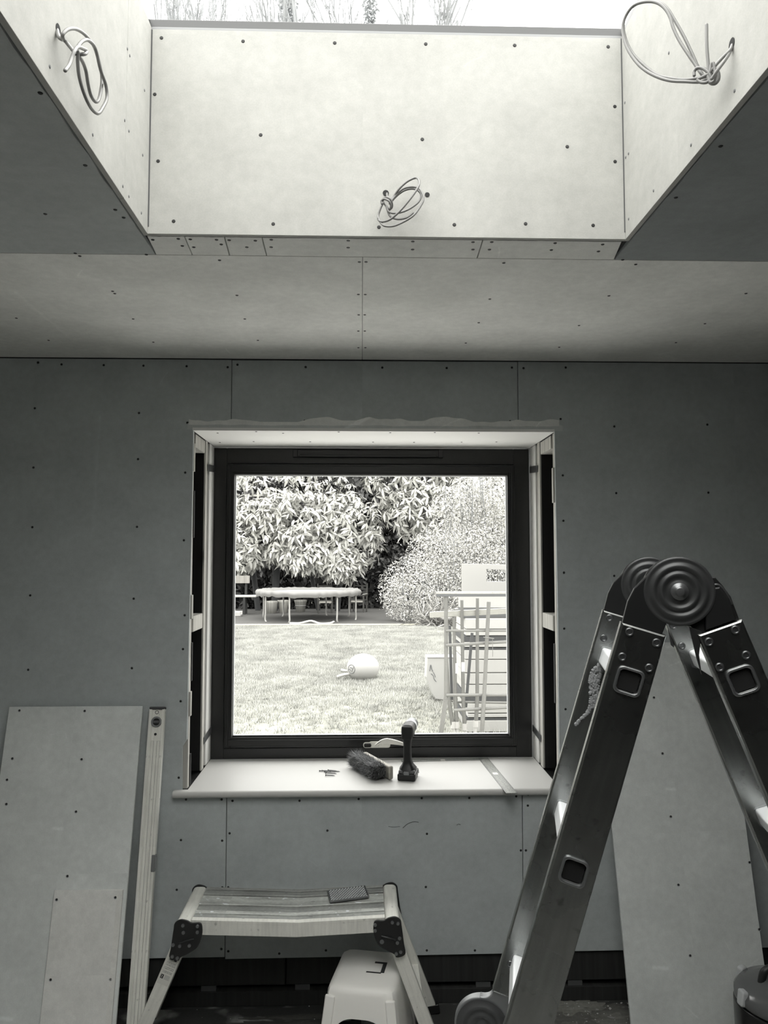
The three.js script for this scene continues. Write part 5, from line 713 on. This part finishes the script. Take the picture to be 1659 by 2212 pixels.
fineShrub('dark_hedge', 'tall dark hedge closing the garden behind the bushes', 'hedge', [[-6, 2.4, 0, 2.6, 2.6, 1], [-3, 2.6, 0, 2.6, 2.8, 1], [0, 2.6, 0, 2.6, 2.8, 1], [3, 2.6, 0, 2.6, 2.8, 1], [6, 2.6, 0, 2.6, 2.8, 1], [10, 2.6, 0, 2.6, 2.8, 1], [14, 2.6, 0, 2.6, 2.8, 1], [-1.5, 4.4, -0.4, 5, 2.2, 1], [4, 4.4, -0.4, 4, 2.2, 1], [-3, 0.8, 2.0, 3.5, 1.1, 0.5], [1, 0.9, 1.8, 2.5, 1.2, 0.5]], 42000, [0, G, -28.6], leafGeo(0.3, 0.1, 2), std(0.09, 0.09, 0.088, 0.7, { side: THREE.DoubleSide }), [0.4, 1.2], 0, 1.6);
function bareTree(x, z, h, label, seedShift, ivy) {
  const t = thing('bare_tree', label, 'tree', [x, G, z]), limbs = [], twigs = []; const bark = grey(0.36, 0.9);
  const grow = (p, d, L, r, k) => { const mid = p.clone().addScaledVector(d, L * 0.5).add(V(rr(-1, 1), rr(-0.3, 0.3), rr(-1, 1)).multiplyScalar(L * 0.06)), e = p.clone().addScaledVector(d, L); const g = tube([p, mid, e], r, 5, k < 2 ? 7 : 4); (k < 2 ? limbs : twigs).push(g); if (k >= 5) return; const n = k === 0 ? 6 : 3; for (let i = 0; i < n; i++) { const s = k === 0 ? 0.45 + 0.5 * i / n : rr(0.45, 1), nd = d.clone().add(V(rr(-1, 1), rr(0.1, 0.7), rr(-1, 1)).multiplyScalar(k === 0 ? 0.14 : 0.36)).normalize(); grow(p.clone().addScaledVector(d, L * s), nd, L * (k === 0 ? 0.3 : rr(0.5, 0.72)), r * (k === 0 ? 0.4 : 0.62), k + 1); } };
  grow(V(0, 0, 0), V(rr(-0.06, 0.06), 1, rr(-0.04, 0.04)).normalize(), h * 0.74, 0.24, 0);
  mesh('trunk', limbs, bark, t); mesh('twigs', twigs, bark, t).userData.kind = 'stuff';
  if (ivy) { const n = 5200, im = new THREE.InstancedMesh(leafGeo(0.16, 0.07, 2), grey(0.5, 0.7, { side: THREE.DoubleSide }), n), m4 = new THREE.Matrix4(), q = new THREE.Quaternion(), e = new THREE.Euler(); for (let i = 0; i < n; i++) { const y = rr(h * 0.5, h * 0.98), a = rr(0, 6.3), R = (0.25 + 0.55 * Math.max(0.05, fbm(y * 0.9, ivy, 3, 3) + 0.35)) * rr(0.3, 1); e.set(rr(0, 6), rr(0, 6), rr(0, 6)); q.setFromEuler(e); m4.compose(V(Math.cos(a) * R, y, Math.sin(a) * R), q, V(1, 1, 1)); im.setMatrixAt(i, m4); } im.name = 'ivy_foliage'; im.userData.kind = 'stuff'; t.add(im); }
}
bareTree(-9.62, -34.2, 30.8, 'thin bare tree seen through the left end of the rooflight', 1); bareTree(-7.9, -42.5, 37, 'bare tree with forked twigs left of the ivy-clad trunk above the rooflight', 2); bareTree(-3.47, -31, 29.5, 'tall ivy-clad trunk seen through the middle of the rooflight', 3, 2.5); bareTree(0.4, -37.5, 33.5, 'bare tree with ragged ivy right of the middle of the rooflight', 4, 7.7); bareTree(3.04, -31, 29, 'bare slanting tree rightmost above the rooflight', 5);

scene.traverse((o) => { if (o.isMesh) { o.castShadow = true; o.receiveShadow = true; } });
renderer.render(scene, camera);
